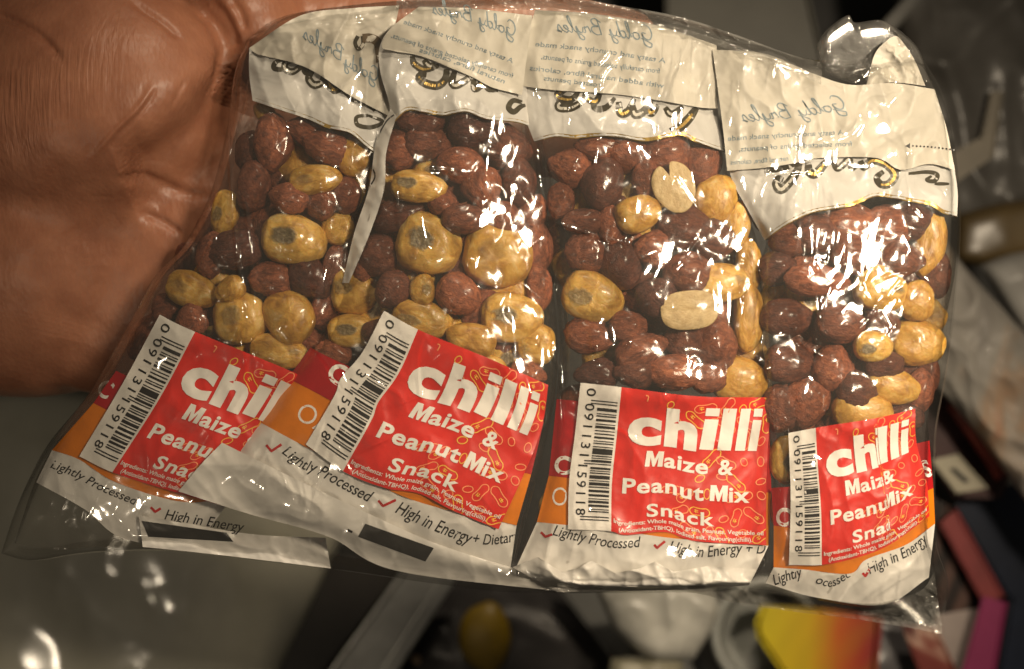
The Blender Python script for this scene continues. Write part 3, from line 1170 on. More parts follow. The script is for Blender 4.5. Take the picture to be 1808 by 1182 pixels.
GLYPH = {
    'G': (.68, [[(.55, .82), (.42, 1), (.16, .88), (.05, .48), (.2, .1), (.45, .15), (.56, .46), (.36, .45)], [(.56, .46), (.5, -.2), (.22, -.36), (.1, -.16), (.66, .14)]]),
    'o': (.42, [[(.3, .42), (.1, .4), (.03, .2), (.15, .02), (.33, .12), (.33, .38), (.2, .42), (.45, .34)]]),
    'l': (.28, [[(0, .1), (.2, .6), (.25, 1), (.15, .95), (.1, .4), (.17, .02), (.32, .12)]]),
    'd': (.47, [[(.32, .38), (.12, .42), (.03, .2), (.15, .0), (.3, .2), (.42, 1), (.34, .1), (.5, .1)]]),
    'y': (.45, [[(.0, .4), (.08, .08), (.25, .1), (.35, .42), (.28, -.25), (.1, -.4), (.05, -.2), (.46, .12)]]),
    'B': (.64, [[(.1, .0), (.2, .95)], [(.03, .76), (.3, 1), (.5, .85), (.4, .6), (.2, .52), (.5, .45), (.56, .2), (.35, 0), (.08, .06)]]),
    'r': (.35, [[(.0, .1), (.1, .45), (.2, .38), (.28, .4), (.25, .1), (.38, .08)]]),
    'e': (.33, [[(0, .1), (.2, .25), (.25, .4), (.12, .42), (.05, .2), (.15, .0), (.35, .12)]]),
    's': (.30, [[(0, .1), (.18, .45), (.25, .15), (.1, .0), (.32, .1)]]),
    ' ': (.28, [])}


def path_script(body, base, cap, w=2.6):
    """joined-up handwriting seen from behind (mirrored) along a baseline"""
    c = Curve(base)
    tot = sum(GLYPH[ch][0] for ch in body)
    x, items = 0, []
    for ch in body:
        adv, strokes = GLYPH[ch]
        for st in strokes:
            q = dense(st, True, 8)
            xx = (x + q[:, 0] + .25 * (q[:, 1] - .3)) / tot
            t = np.clip(1 - xx, 0, 1)
            p = c(t)
            d = c(np.clip(t + 1e-3, 0, 1)) - c(np.clip(t - 1e-3, 0, 1))
            d /= np.linalg.norm(d, axis=1)[:, None] + 1e-9
            p = p + np.stack([d[:, 1], -d[:, 0]], 1) * (q[:, 1] * cap)[:, None]
            V, F = ribbon(p, w, False, False, True, per=1)
            items.append((V, F, 0))
        x += adv
    V, F, _ = merge(items)
    return V, F


ALLB = []      # every front surface, for the outer film


def build_packet(cfg):
    k = cfg['k']
    C = Coons(cfg['top'], cfg['bottom'], cfg['left'], cfg['right'])
    nu, nv = int(330 / 3.2), int(cfg['len'] / 3.2)
    us, vs = np.linspace(0, 1, nu), np.linspace(0, 1, nv)
    u, v = np.meshgrid(us, vs)
    XY = C(u, v)
    X, Y = XY[..., 0], XY[..., 1]
    b0, T = cfg['base'], cfg.get('thick', 78)
    vh, vb = cfg['vh'], cfg['vb']
    f = np.interp(v, [0, vh * .5, vh + .03, vh + .1, vb, vb + .08, 1], [.28, .42, .85, 1, 1, .75, .22])
    side = np.clip(1 - np.abs(2 * u - 1) ** 2.4, 0, 1) ** .62
    prof = b0 + 6 + T * side * f
    root = empty('nut_packet', cfg['label'], 'snack packet', (0, 0, 0), 'nut packets in the multipack')
    # nuts ---------------------------------------------------------------
    E = np.full(X.shape, -1e9)
    where = cfg['where']
    placed = []
    for n in cfg['nuts']:
        kind, x, y, rx, ry, a = n[:6]
        d2 = (X - x) ** 2 + (Y - y) ** 2
        j, i = np.unravel_index(np.argmin(d2), d2.shape)
        rz = (.82 if kind in 'PM' else .42) * min(rx, ry) * (1.0 if kind == 'P' else .9)
        cz = prof[j, i] - rz * (.95 if kind != 'H' else .55)
        if kind == 'H':
            cz += 8
        else:
            cz += ((x * 7.3 + y * 3.1) % 17) - 10
        placed.append((kind, x, y, cz, rx, ry, rz, a, n[6] if len(n) > 6 else None))
    # second layer, seen through the gaps
    r = random.Random(100 + k)
    sc4 = [cfg['st'][0], cfg['st'][-1], cfg['sb'][-1], cfg['sb'][0]]

    def inlabel(x, y):
        sg = [(b[0] - a[0]) * (y - a[1]) - (b[1] - a[1]) * (x - a[0]) for a, b in zip(sc4, sc4[1:] + sc4[:1])]
        return all(g > 0 for g in sg)
    cfg['inlabel'] = inlabel
    for n in range(cfg.get('deep', 26)):
        best = None
        for _ in range(60):
            uu, vv = r.uniform(.10, .90), r.uniform(vh + .01, vb - (.16 if k == 1 else .02))
            p = C(np.array(uu), np.array(vv))
            gap = min([math.hypot(p[0] - q[1], p[1] - q[2]) - (0 if q[8] != 'deep' else 18) - .35 * (q[4] + q[5]) * (q[8] != 'deep') for q in placed])
            if cfg['inlabel'](p[0], p[1]):
                gap -= 60
            if best is None or gap > best[0]:
                best = (gap, uu, vv, p)
        gap, uu, vv, p = best
        j, i = int(vv * (nv - 1)), int(uu * (nu - 1))
        kind = 'P' if r.random() < cfg.get('pfrac', .8) else 'M'
        rx, ry = r.uniform(40, 50), r.uniform(32, 38)
        placed.append((kind, p[0], p[1], prof[j, i] - 74, rx, ry, ry * .8, r.uniform(0, 180), 'deep'))
    for kind, x, y, cz, rx, ry, rz, a, note in placed:
        fac = (1 - cz / D) * U
        if kind == 'P':
            me, nm, cat = r.choice(PE), 'red_peanut', 'peanut'
            lab = 'red skinned peanut inside ' + where
            grp = 'peanuts inside ' + where
        elif kind == 'M':
            me, nm, cat = r.choice(MA), 'maize_kernel', 'maize kernel'
            lab = 'golden roasted maize kernel inside ' + where
            grp = 'maize kernels inside ' + where
        else:
            me, nm, cat = HALF[0 if note and 'notch' in note else 1], 'split_peanut', 'peanut half'
            lab, grp = note, None
        if note and note != 'deep':
            lab = note
        o = bpy.data.objects.new(nm, me)
        o.location = W(np.array([x, y, cz]))
        grow = .95 if kind == 'P' else 1.02
        o.scale = (rx * fac * grow, ry * fac * grow, rz * fac * grow)
        flip = kind == 'P' and r.random() < .5
        flipm = kind == 'M' and note is None and r.random() < .45
        o.rotation_euler = (math.pi if (flip or flipm) else 0, 0, -math.radians(a) + (math.pi if kind != 'H' and r.random() < .4 and note in (None, 'deep') else 0))
        link(o)
        tag(o, lab, cat, grp)
        if note == 'deep':
            continue
        ca, sa = math.cos(math.radians(a)), math.sin(math.radians(a))
        dx, dy = (X - x) * ca + (Y - y) * sa, -(X - x) * sa + (Y - y) * ca
        q = 1 - (dx / (rx * 1.08)) ** 2 - (dy / (ry * 1.08)) ** 2
        E = np.where(q > 0, np.maximum(E, cz + rz * 1.1 * np.sqrt(np.maximum(q, 0))), E)
    low = b0 + 6 + (prof - b0 - 6) * .80
    G = np.maximum(E, low)
    G2 = blur(maxf(G, 8), 22)
    G2 = np.maximum(G2 - 5, blur(G, 1) + 1.2)
    G2 = blur(maxf(G2, 1), 3)
    edge = np.clip(np.minimum(u, 1 - u) / .05, 0, 1)
    H = (b0 + 4) + (G2 + 1.5 - b0 - 4) * np.where(edge < 1, edge ** .6, 1)
    H += crinkle(X, Y, 300 + k, 70, 2.6, cfg.get('deg', 85)) * 3.6 * edge
    H += crinkle(X, Y, 340 + k, 34, 1.6, cfg.get('deg', 85) + 50) * .8 * edge
    front = np.dstack([XY, H])
    back = np.dstack([XY, b0 - 2 - 58 * side * f])
    # the edge rows of the two sheets coincide so the pouch is closed
    back[:, 0, 2] = front[:, 0, 2] - .5
    back[:, -1, 2] = front[:, -1, 2] - .5
    V = np.concatenate([front.reshape(-1, 3), back.reshape(-1, 3)])
    F = np.concatenate([grid_faces(nv, nu), grid_faces(nv, nu, True) + nu * nv])
    mesh('clear_film', V, F, M_FILM, root)
    FB = bvh_of(front)
    B = [FB]
    # printed bands ------------------------------------------------------
    dflt = b0 + 10
    hd = Patch(Coons(cfg['top'], cfg['win'], cfg['hl'], cfg['hr']), [FB], 1.6, 3.2, 2, 6, default=dflt, relief=cfg.get('hrel', 5), seed=400 + k, rscale=70, deg=70)
    ho = hd.obj('printed_header', M_HEAD, root)
    B.append(hd.bvh)
    V, F = ribbon(cfg['win'], 6.5, False, True, per=14)
    V[:, 1] -= 1.5
    P, F, Mi = lay([(V, F, 0)], [hd.bvh, FB], 1.2, dflt)
    mesh('gold_border', P, F, M_GOLD, ho)
    sc = []
    for w, pts in cfg['script']:
        V, F = ribbon(pts, w * 1.3, False, True, True)
        sc.append((V, F, 0))
    P, F, Mi = lay(sc, [hd.bvh], 1.0, dflt)
    so = mesh('script_lettering', P, F, M_SCRIPT, ho)
    sc = []
    for i, (w, pts) in enumerate(cfg['script']):
        if w < 10:
            continue
        c = dense(pts)
        n = len(c)
        V, F = ribbon(c[int(n * .2):int(n * .8):6], w * .45, False, True, True)
        sc.append((V, F, i % 2))
    if sc:
        P, F, Mi = lay(sc, [hd.bvh], 1.9, dflt)
        mesh('script_fill', P, F, [M_GOLD, M_SILVER], ho, Mi)
    white = Patch(Coons(cfg['wt'], cfg.get('wb', cfg['bottom'])), [FB], 1.6, 3.2, 2, 4, default=dflt, relief=5 if k < 3 else 9, seed=420 + k, rscale=80, deg=cfg.get('bdeg', 110))
    wo = white.obj('printed_base', M_WHITE, root)
    orange = Patch(Coons(cfg['ot'], cfg['wt']), [FB], 1.7, 4, 2, 4, default=dflt)
    orange.obj('orange_band', M_ORANGE, root)
    red = Patch(Coons(cfg['rt'], cfg['ot']), [FB], 1.8, 4, 2, 4, default=dflt)
    ro = red.obj('red_band', M_PRINTRED, root)
    B += [white.bvh, orange.bvh, red.bvh]
    it = [path_text(*a, **kw) + (0,) for a, kw in cfg.get('bandtext', [])]
    if it:
        P, F, Mi = lay(it, [red.bvh, orange.bvh], .9, dflt)
        mesh('band_lettering', P, F, M_TEXTW, ro)
    # sticker ------------------------------------------------------------
    usx = np.concatenate([np.linspace(0, .215, 22)[:-1], np.linspace(.215, 1, 78)])
    st = Patch(Coons(cfg['st'], cfg['sb'], cfg['sl'], cfg['sr']), [FB, white.bvh, orange.bvh, red.bvh], 2.2, 3.2, 3, 10, us=usx, default=dflt, relief=cfg.get('srel', 2.8), seed=440 + k, rscale=60)
    mi = np.tile((usx[:-1] >= .2149).astype(int), st.nv - 1)
    sk = st.obj('sticker', [M_PAPER, M_RED], root, mi)
    let, dig, bars, lines = ART
    for nm, (V, F, Mi), dz, mm in (('sticker_lettering', let, 1.5, [M_TEXTW]), ('barcode_digits', dig, .8, [M_INK]), ('barcode_bars', bars, .8, [M_INK]), ('peanut_line_pattern', lines, .8, [M_LINE, M_LINEY])):
        mesh(nm, st.at(np.interp(V[:, 0] / SW, *cfg.get('warp', ([0, 1], [0, 1]))), V[:, 1] / SH, dz), F, mm, sk, Mi)
    B.append(st.bvh)
    # ticks and claims on the base --------------------------------------
    it = [path_text(*a, **kw) + (0,) for a, kw in cfg['claims']]
    for pts in cfg['ticks']:
        V, F = ribbon(pts, 4.5, False, False)
        it.append((V, F, 1))
    P, F, Mi = lay(it, [white.bvh], 1.0, dflt)
    mesh('claim_lettering', P, F, [M_INK, M_TICK], wo, Mi)
    # folded flap with print showing through ------------------------------
    fl = Patch(Coons(cfg['top'], cfg['fb'], cfg['fl'], cfg['fr']), [FB, hd.bvh], cfg.get('flift', 4), 3.2, 3, 12, default=dflt, relief=cfg.get('frel', 3) * 1.8, seed=460 + k, rscale=60, deg=95)
    fo = fl.obj('folded_flap', M_FLAP, root)
    B.append(fl.bvh)
    it = [(path_script(*a) if kw.get('script') else path_text(*a, **kw)) + (0,) for a, kw in cfg['ghost']]
    P, F, Mi = lay(it, [fl.bvh], 1.0, dflt)
    mesh('show_through_print', P, F, M_BLUE, fo)
    if 'extra' in cfg:
        cfg['extra'](root, B, dflt)
    ALLB.extend(B)
    return root, B


def T_(body, base, cap, **kw):
    return ((body, base, cap), kw)


GH1, GH2, GH3, GH4 = 'Goldy Bryles', 'A tasty and crunchy snack made', 'from carefully selected grains of peanuts,', 'with added natural fibre, calories'

# ---- packet beside the palm
W1 = 'the packet next to the palm'


def extra1(root, B, d):
    fin = Patch(Coons([(245, 910), (330, 925), (450, 944), (575, 950)], [(252, 966), (350, 976), (470, 990), (584, 1004)]), B, 5, 3.5, 4, 24, default=d - 4, relief=5, seed=501, rscale=45, deg=10)
    fo = fin.obj('bottom_seal', M_WHITE, root)
    bar = Patch(Coons([(250, 920), (400, 941)], [(262, 948), (412, 957)]), [fin.bvh], 1.0, 4)
    bar.obj('black_bar', M_BAR, fo)
    B.append(fin.bvh)
    B.append(bar.bvh)
    P, F, Mi = lay([ribbon([(632, 64), (627, 76), (633, 87), (641, 78), (640, 64)], 7) + (0,), ribbon([(640, 68), (655, 68), (668, 78), (672, 110)], 16) + (1,)], B, 1.2, d)
    mesh('tear_notch', P, F, [M_SCRIPT, plain('brown_foil', (.12, .085, .05), .3, .2, 200, .1)], root, Mi)


build_packet(dict(
    k=1, base=0, wb=[(64, 852), (150, 900), (215, 950), (340, 972)], len=1010, vh=.17, vb=.86, pfrac=.65, deg=70, where=W1, extra=extra1, flift=7, frel=6, hrel=9,
    label='nut packet next to the palm, its red sticker half covered by the neighbouring packet',
    top=[(440, 85), (530, 28), (620, 15), (705, 10)], bottom=[(25, 960), (100, 970), (190, 966), (330, 975)],
    left=[(440, 85), (436, 150), (414, 240), (384, 340), (338, 430), (284, 492), (240, 570), (170, 690), (98, 785), (62, 850), (25, 960)],
    right=[(705, 10), (690, 100), (712, 190), (690, 270), (675, 340), (650, 420), (625, 500), (590, 590), (550, 650), (480, 770), (420, 860), (330, 975)],
    win=[(450, 178), (500, 195), (545, 210), (580, 225), (620, 235), (650, 260), (690, 288)], hl=[(440, 85), (440, 130), (446, 178)], hr=[(705, 10), (690, 100), (710, 190), (690, 288)],
    fb=[(470, 100), (520, 112), (560, 130), (620, 170), (700, 212)], fl=[(440, 85), (452, 95), (470, 100)], fr=[(705, 10), (690, 100), (700, 212)],
    rt=[(205, 655), (300, 700), (420, 740), (560, 640)], ot=[(165, 712), (300, 780), (420, 810), (500, 740)], wt=[(92, 795), (140, 812), (205, 852), (320, 886), (410, 880)],
    st=[(282, 556), (335, 582), (512, 655), (575, 690)], sb=[(140, 806), (203, 836), (318, 872), (425, 902)], sl=[(282, 556), (215, 680), (140, 806)], sr=[(575, 690), (520, 795), (425, 902)],
    script=[(7, [(500, 105), (486, 111), (484, 121), (498, 123), (506, 119)]), (10, [(522, 106), (506, 110), (503, 121), (516, 127), (532, 118), (550, 114)]), (12, [(536, 120), (546, 132)]),
            (11, [(552, 124), (545, 138), (554, 150), (568, 146), (572, 131)]), (12, [(576, 136), (588, 158), (606, 155)]), (8, [(604, 158), (625, 176), (645, 180), (662, 196)]),
            (6, [(650, 204), (630, 207), (632, 221), (655, 225), (676, 215), (650, 204)])],
    claims=[T_('Lightly Processed', [(88, 826), (130, 842), (180, 868), (240, 893)], 16), T_('High in Energy', [(290, 917), (340, 925), (405, 936), (430, 940)], 19)],
    ticks=[[(266, 896), (274, 904), (284, 898)]],
    bandtext=[T_('C', [(168, 694), (188, 706)], 34, offset=.02, shear=0)],
    ghost=[T_('Bryles', [(532, 66), (568, 88), (602, 108)], 25, script=1), T_('Goldy', [(604, 114), (635, 131), (664, 146)], 25, script=1)],
    nuts=[('P', 578, 262, 44, 34, 20), ('M', 622, 278, 33, 31, 60), ('M', 472, 205, 30, 17, 55), ('M', 558, 318, 46, 27, -5, 'flaky yellow kernel crossed by a seam in ' + W1), ('P', 482, 252, 36, 54, 0), ('P', 448, 330, 32, 52, 8), ('P', 512, 350, 38, 30, 10), ('P', 568, 360, 31, 31, 30),
          ('P', 610, 345, 30, 36, 0), ('M', 520, 424, 58, 46, 10, 'largest golden kernel, with a pale scar, in ' + W1), ('M', 597, 405, 29, 30, 0), ('M', 398, 375, 24, 40, 10), ('P', 415, 442, 52, 40, -10), ('P', 372, 450, 26, 46, 10),
          ('P', 480, 494, 42, 35, 5), ('P', 545, 492, 46, 36, 40), ('P', 592, 470, 25, 42, 15), ('P', 575, 542, 29, 46, 20), ('M', 340, 513, 46, 32, 20, 'smooth yellow kernel at the palm side of ' + W1), ('M', 406, 512, 28, 22, -30),
          ('M', 426, 562, 48, 48, 0), ('M', 512, 560, 42, 50, -30), ('M', 492, 622, 52, 32, 10), ('P', 338, 568, 30, 34, 20), ('P', 296, 548, 30, 34, 0), ('P', 540, 232, 40, 26, 15), ('P', 555, 610, 36, 28, 30), ('P', 440, 270, 26, 42, 0)],
))

# ---- tilted packet
W2 = 'the tilted black bar packet'


def extra2(root, B, d):
    fin = Patch(Coons([(392, 782), (530, 850), (640, 902), (770, 960), (905, 1003)], [(315, 868), (440, 908), (580, 948), (700, 1008), (1000, 1046)],
                      [(392, 782), (355, 820), (315, 868)], [(905, 1003), (955, 1024), (1000, 1046)]), B + ALLB, 7, 3.5, 6, 40, default=d - 6, relief=7, seed=502, rscale=80, deg=20)
    fo = fin.obj('bottom_seal', M_WHITE, root)
    bar = Patch(Coons([(645, 925), (766, 968)], [(632, 948), (751, 992)]), [fin.bvh], 1.0, 4)
    bar.obj('black_bar', M_BAR, fo)
    V, F = ribbon([(614, 936), (622, 940)], 4, False, False)
    P, F, Mi = lay([(V, F, 0)], [fin.bvh], 1, d)
    mesh('print_dash', P, F, M_INK, fo)
    B.append(fin.bvh)
    B.append(bar.bvh)
    seam = Patch(Coons([(690, 192), (700, 205)], [(604, 500), (616, 500)], [(690, 192), (664, 250), (652, 330), (626, 410), (604, 500)], [(700, 205), (682, 270), (678, 335), (652, 415), (616, 500)]), B, 2, 3.5, 1, 3, default=d, relief=3, seed=512, rscale=25)
    so = seam.obj('side_seam', M_WHITE, root)
    V, F = ribbon([(700, 200), (682, 215), (664, 250), (657, 290), (662, 312), (650, 335), (632, 375)], 2.6)
    P, F, Mi = lay([(V, F, 0)], [seam.bvh], 1.0, d)
    mesh('seam_line', P, F, M_SEAM, so)
    B.append(seam.bvh)


build_packet(dict(
    k=2, base=34, len=930, vh=.20, vb=.84, pfrac=.7, deg=75, where=W2, extra=extra2, flift=5, frel=3, hrel=8,
    label='tilted nut packet with black bar on its bottom seal and big dented maize kernels',
    top=[(740, 12), (830, 15), (940, 28)], bottom=[(392, 845), (530, 908), (700, 968), (900, 1012)],
    left=[(740, 12), (690, 50), (670, 85), (672, 130), (690, 190), (665, 245), (650, 330), (625, 410), (605, 490), (572, 585), (532, 640), (480, 720), (415, 800), (392, 845)],
    right=[(940, 28), (930, 110), (930, 200), (948, 300), (968, 400), (975, 500), (984, 580), (982, 680), (968, 760), (947, 850), (926, 930), (906, 1012)],
    win=[(680, 232), (715, 196), (745, 197), (780, 203), (800, 200), (825, 197), (860, 210), (910, 215), (934, 222)], hl=[(740, 12), (690, 50), (670, 85), (672, 130), (688, 190), (680, 232)], hr=[(940, 28), (930, 110), (931, 170), (934, 222)],
    fb=[(722, 95), (745, 100), (790, 118), (835, 137), (870, 155), (922, 168)], fl=[(740, 12), (690, 50), (674, 82), (694, 90), (722, 95)], fr=[(940, 28), (929, 110), (922, 168)],
    rt=[(548, 614), (600, 640), (780, 720), (960, 745)], ot=[(508, 668), (570, 700), (760, 800), (938, 838)], wt=[(452, 742), (545, 792), (720, 880), (912, 928)],
    st=[(678, 549), (740, 583), (860, 632), (968, 680)], sb=[(540, 785), (607, 833), (680, 862), (740, 872), (800, 902), (880, 935)], sl=[(678, 549), (640, 622), (602, 668), (590, 700), (540, 785)], sr=[(968, 680), (960, 740), (945, 790), (915, 860), (880, 935)],
    script=[(10, [(728, 99), (731, 112), (745, 122), (760, 121), (775, 116)]), (10, [(748, 106), (758, 117), (768, 114)]), (12, [(789, 122), (786, 140), (774, 151), (755, 149), (741, 140), (743, 132), (753, 133)]),
            (11, [(803, 126), (798, 145), (806, 151), (825, 140), (831, 132)]), (11, [(836, 140), (838, 157), (848, 151), (853, 142), (863, 157), (880, 159)]), (8, [(922, 181), (906, 178), (898, 190), (907, 198), (919, 189), (928, 186)])],
    claims=[T_('Lightly', [(497, 800), (530, 826), (558, 836)], 20), T_('Processed', [(560, 838), (610, 866), (652, 888)], 22), T_('High in Energy', [(697, 905), (760, 935), (830, 962)], 24), T_('+ Dietary', [(835, 960), (870, 962), (918, 955)], 20)],
    ticks=[[(470, 786), (479, 797), (497, 785)], [(668, 884), (676, 894), (699, 883)]],
    bandtext=[T_('C', [(574, 668), (604, 684)], 38, offset=.03, shear=0), T_('OA', [(520, 738), (550, 756), (576, 772)], 36, offset=-.006, shear=0)],
    ghost=[T_(GH1, [(762, 24), (830, 38), (908, 66)], 26, script=1), T_(GH2, [(712, 42), (800, 72), (905, 112)], 9, mirror=True, offset=.012, shear=0),
           T_(GH3, [(690, 66), (790, 100), (905, 138)], 9, mirror=True, offset=.012, shear=0), T_('natural fibre, calories', [(740, 92), (800, 112), (890, 148)], 9, mirror=True, offset=.012, shear=0)],
    nuts=[('P', 755, 252, 46, 36, 5), ('P', 745, 214, 46, 25, 0), ('P', 702, 264, 38, 40, 20), ('P', 830, 228, 46, 36, 0), ('P', 815, 292, 43, 35, 10), ('P', 895, 262, 46, 42, 10), ('P', 852, 332, 44, 37, 70),
          ('M', 740, 330, 50, 29, 5, 'flaky yellow maize kernel crossed by a seam in ' + W2), ('P', 915, 322, 32, 46, 0), ('P', 782, 358, 30, 26, 20), ('P', 700, 382, 58, 30, -15), ('P', 818, 387, 42, 30, 0), ('P', 888, 388, 38, 34, 20),
          ('M', 758, 432, 58, 56, 20, 'big round golden maize kernel with a grey dimple in ' + W2), ('M', 880, 452, 62, 58, 15, 'big maize kernel with a dark rough scar in ' + W2), ('P', 665, 450, 42, 43, 0), ('P', 695, 512, 34, 39, 20), ('M', 745, 512, 22, 28, 0), ('P', 808, 520, 43, 40, 30),
          ('M', 745, 566, 54, 36, 10), ('M', 832, 600, 45, 30, 15), ('M', 905, 562, 56, 46, 5), ('M', 945, 608, 35, 36, 0), ('M', 627, 515, 42, 44, 5, 'dull tan maize kernel against the side seam in ' + W2), ('M', 625, 585, 46, 30, 0), ('P', 590, 625, 36, 28, 20),
          ('P', 950, 440, 26, 52, 0), ('P', 940, 375, 28, 36, 10), ('M', 850, 642, 46, 24, 15), ('P', 952, 510, 24, 46, 0), ('P', 668, 590, 30, 28, 20), ('P', 930, 660, 36, 26, 10), ('P', 640, 470, 24, 30, 0)],
))

# ---- upright packet
W3 = 'the upright full sticker packet'


def extra3(root, B, d):
    def zig(X, Y):
        return 10 * np.abs(((X + .4 * Y) / 44) % 2 - 1)
    fin = Patch(Coons([(905, 1002), (950, 984), (990, 1010), (1020, 1004), (1044, 990), (1086, 1012), (1130, 1004), (1156, 992), (1190, 1010), (1250, 1000), (1335, 1006)], [(985, 1046), (1080, 1044), (1220, 1042), (1322, 1034)], smooth=False), B + ALLB, 3, 3.2, 1, 5, default=d - 8, relief=15, seed=503, rscale=65, deg=35, add=zig)
    fin.obj('bottom_seal', M_WHITE, root)
    B.append(fin.bvh)


build_packet(dict(
    k=3, base=30, len=1000, vh=.23, vb=.90, pfrac=.85, deg=88, where=W3, extra=extra3, flift=6, frel=3,
    label='upright nut packet with its whole red chilli sticker showing and two split peanuts',
    top=[(945, 18), (1050, 25), (1160, 45), (1265, 80)], bottom=[(910, 1005), (1010, 1032), (1150, 1036), (1325, 1030)],
    left=[(945, 18), (923, 90), (916, 160), (928, 210), (948, 260), (960, 330), (966, 400), (976, 480), (986, 560), (988, 630), (980, 720), (973, 790), (960, 870), (932, 950), (908, 1005)],
    right=[(1265, 80), (1268, 200), (1290, 320), (1332, 410), (1345, 500), (1350, 600), (1358, 700), (1362, 800), (1360, 900), (1350, 990), (1325, 1030)],
    win=[(943, 250), (980, 241), (1015, 243), (1050, 240), (1090, 241), (1140, 248), (1200, 238), (1230, 250), (1280, 268)], hl=[(945, 18), (923, 90), (916, 160), (928, 210), (943, 250)], hr=[(1265, 80), (1268, 200), (1280, 268)],
    fb=[(918, 152), (985, 160), (1080, 166), (1160, 177), (1235, 190), (1267, 192)], fl=[(945, 18), (923, 90), (918, 152)], fr=[(1265, 80), (1268, 140), (1267, 192)],
    rt=[(983, 705), (1100, 715), (1358, 730)], ot=[(969, 840), (1150, 862), (1362, 870)], wt=[(948, 922), (1080, 936), (1200, 952), (1357, 964)],
    st=[(1025, 676), (1098, 684), (1230, 700), (1362, 702)], sb=[(1003, 935), (1075, 938), (1105, 945), (1175, 940), (1230, 956), (1353, 963)], sl=[(1025, 676), (1016, 760), (1005, 850), (1003, 935)], sr=[(1362, 702), (1354, 830), (1353, 963)],
    script=[(11, [(1018, 156), (996, 158), (985, 171), (1008, 176), (1022, 162)]), (11, [(1012, 180), (989, 182), (988, 191), (1010, 190), (1028, 178), (1036, 162)]), (10, [(1030, 170), (1050, 180), (1060, 166)]), (9, [(1045, 178), (1052, 192), (1070, 190), (1086, 173)]),
            (12, [(1092, 180), (1096, 200), (1110, 196), (1120, 174)]), (12, [(1116, 184), (1121, 202), (1135, 198), (1150, 178)]), (11, [(1142, 188), (1150, 200), (1162, 186)]), (10, [(1174, 190), (1186, 202), (1206, 188)]), (13, [(1230, 190), (1216, 210), (1196, 228), (1160, 243)])],
    claims=[T_('Lightly Processed', [(975, 945), (1030, 958), (1085, 968), (1132, 966)], 20), T_('High in Energy + D', [(1180, 974), (1240, 984), (1300, 978), (1352, 978)], 21)],
    ticks=[[(955, 940), (963, 948), (975, 944)], [(1155, 962), (1160, 968), (1174, 956)]],
    bandtext=[T_('C', [(978, 836), (1006, 838)], 34, offset=.03, shear=0), T_('O', [(974, 892), (1000, 894)], 34, offset=-.006, shear=0)],
    ghost=[T_(GH1, [(982, 56), (1060, 62), (1152, 74)], 28, script=1), T_(GH2, [(945, 82), (1050, 92), (1175, 112)], 9.5, mirror=True, offset=.012, shear=0),
           T_(GH3, [(955, 104), (1050, 116), (1165, 130)], 9.5, mirror=True, offset=.012, shear=0), T_(GH4, [(935, 124), (1050, 138), (1172, 156)], 9.5, mirror=True, offset=.012, shear=0), T_('roasted peanuts', [(960, 142), (1010, 148), (1060, 154)], 9, mirror=True, offset=.012, shear=0)],
    nuts=[('P', 1007, 296, 41, 37, 10), ('P', 1060, 258, 46, 27, 0), ('P', 1065, 325, 38, 50, 15), ('P', 1110, 272, 46, 38, 30), ('P', 1175, 270, 50, 42, 0), ('P', 1238, 284, 36, 50, 0),
          ('H', 1190, 330, 37, 46, -22, 'cream split peanut with a heart shaped notch in ' + W3), ('P', 1142, 318, 30, 38, 0), ('M', 1127, 378, 41, 33, -20, 'bright orange maize kernel below the notched split peanut'), ('P', 1030, 392, 40, 26, 0), ('P', 1208, 402, 58, 44, 10), ('P', 1258, 425, 40, 40, 0),
          ('M', 1262, 352, 38, 45, 20), ('M', 1300, 395, 26, 42, 10), ('P', 1152, 442, 36, 36, 0), ('P', 1080, 402, 30, 40, 0), ('P', 1095, 465, 38, 52, -20), ('P', 1035, 445, 40, 44, 0), ('M', 1047, 526, 55, 45, 20, 'maize kernel with a burnt rough top in ' + W3), ('M', 1275, 500, 48, 36, 0), ('P', 1160, 525, 40, 38, 20),
          ('P', 1215, 482, 45, 40, 0), ('H', 1217, 548, 50, 34, -5, 'speckled tan split peanut lying sideways in ' + W3), ('P', 1042, 592, 52, 34, 5), ('P', 1108, 578, 36, 32, 0), ('P', 1130, 622, 52, 34, -25), ('P', 1207, 602, 37, 46, 0), ('P', 1262, 612, 42, 50, 0), ('M', 1322, 560, 26, 62, 0), ('P', 1055, 662, 42, 30, 0),
          ('P', 1122, 658, 40, 30, 0), ('P', 1190, 658, 50, 36, 0), ('M', 1306, 672, 48, 42, 10), ('M', 1322, 470, 24, 50, 0), ('P', 1250, 668, 34, 30, 0), ('P', 1010, 750, 26, 40, 5), ('P', 990, 355, 26, 36, 0)],
))

# ---- end packet
W4 = 'the packet under the film tuft'


def extra4(root, B, d):
    V, F = ribbon([(1606, 257), (1640, 260), (1682, 265)], 2)
    it = []
    c = Curve([(1612, 258), (1645, 260), (1684, 265)])
    for t in np.linspace(0, 1, 12):
        p = c(t)
        q = [(p[0] + 1.8 * math.cos(a), p[1] + 1.8 * math.sin(a)) for a in np.linspace(0, 2 * math.pi, 9)[:-1]]
        it.append((np.array(q), [list(range(7, -1, -1))], 0))
    it.append((np.array([(1598, 258), (1607, 253), (1607, 263)]), [(0, 1, 2)], 0))
    P, F, Mi = lay(it, B, 1.2, d)
    mesh('dotted_arrow', P, F, M_INK, root)
    tri = Patch(Coons([(1570, 68), (1582, 64), (1592, 72)], [(1530, 150), (1580, 146), (1634, 152)], [(1570, 68), (1545, 95), (1530, 150)], [(1592, 72), (1614, 105), (1634, 152)]), [], 0, 4, default=d + 4, relief=14, seed=514, rscale=50)
    tri.obj('folded_corner', M_FLAP, root)
    B.append(tri.bvh)


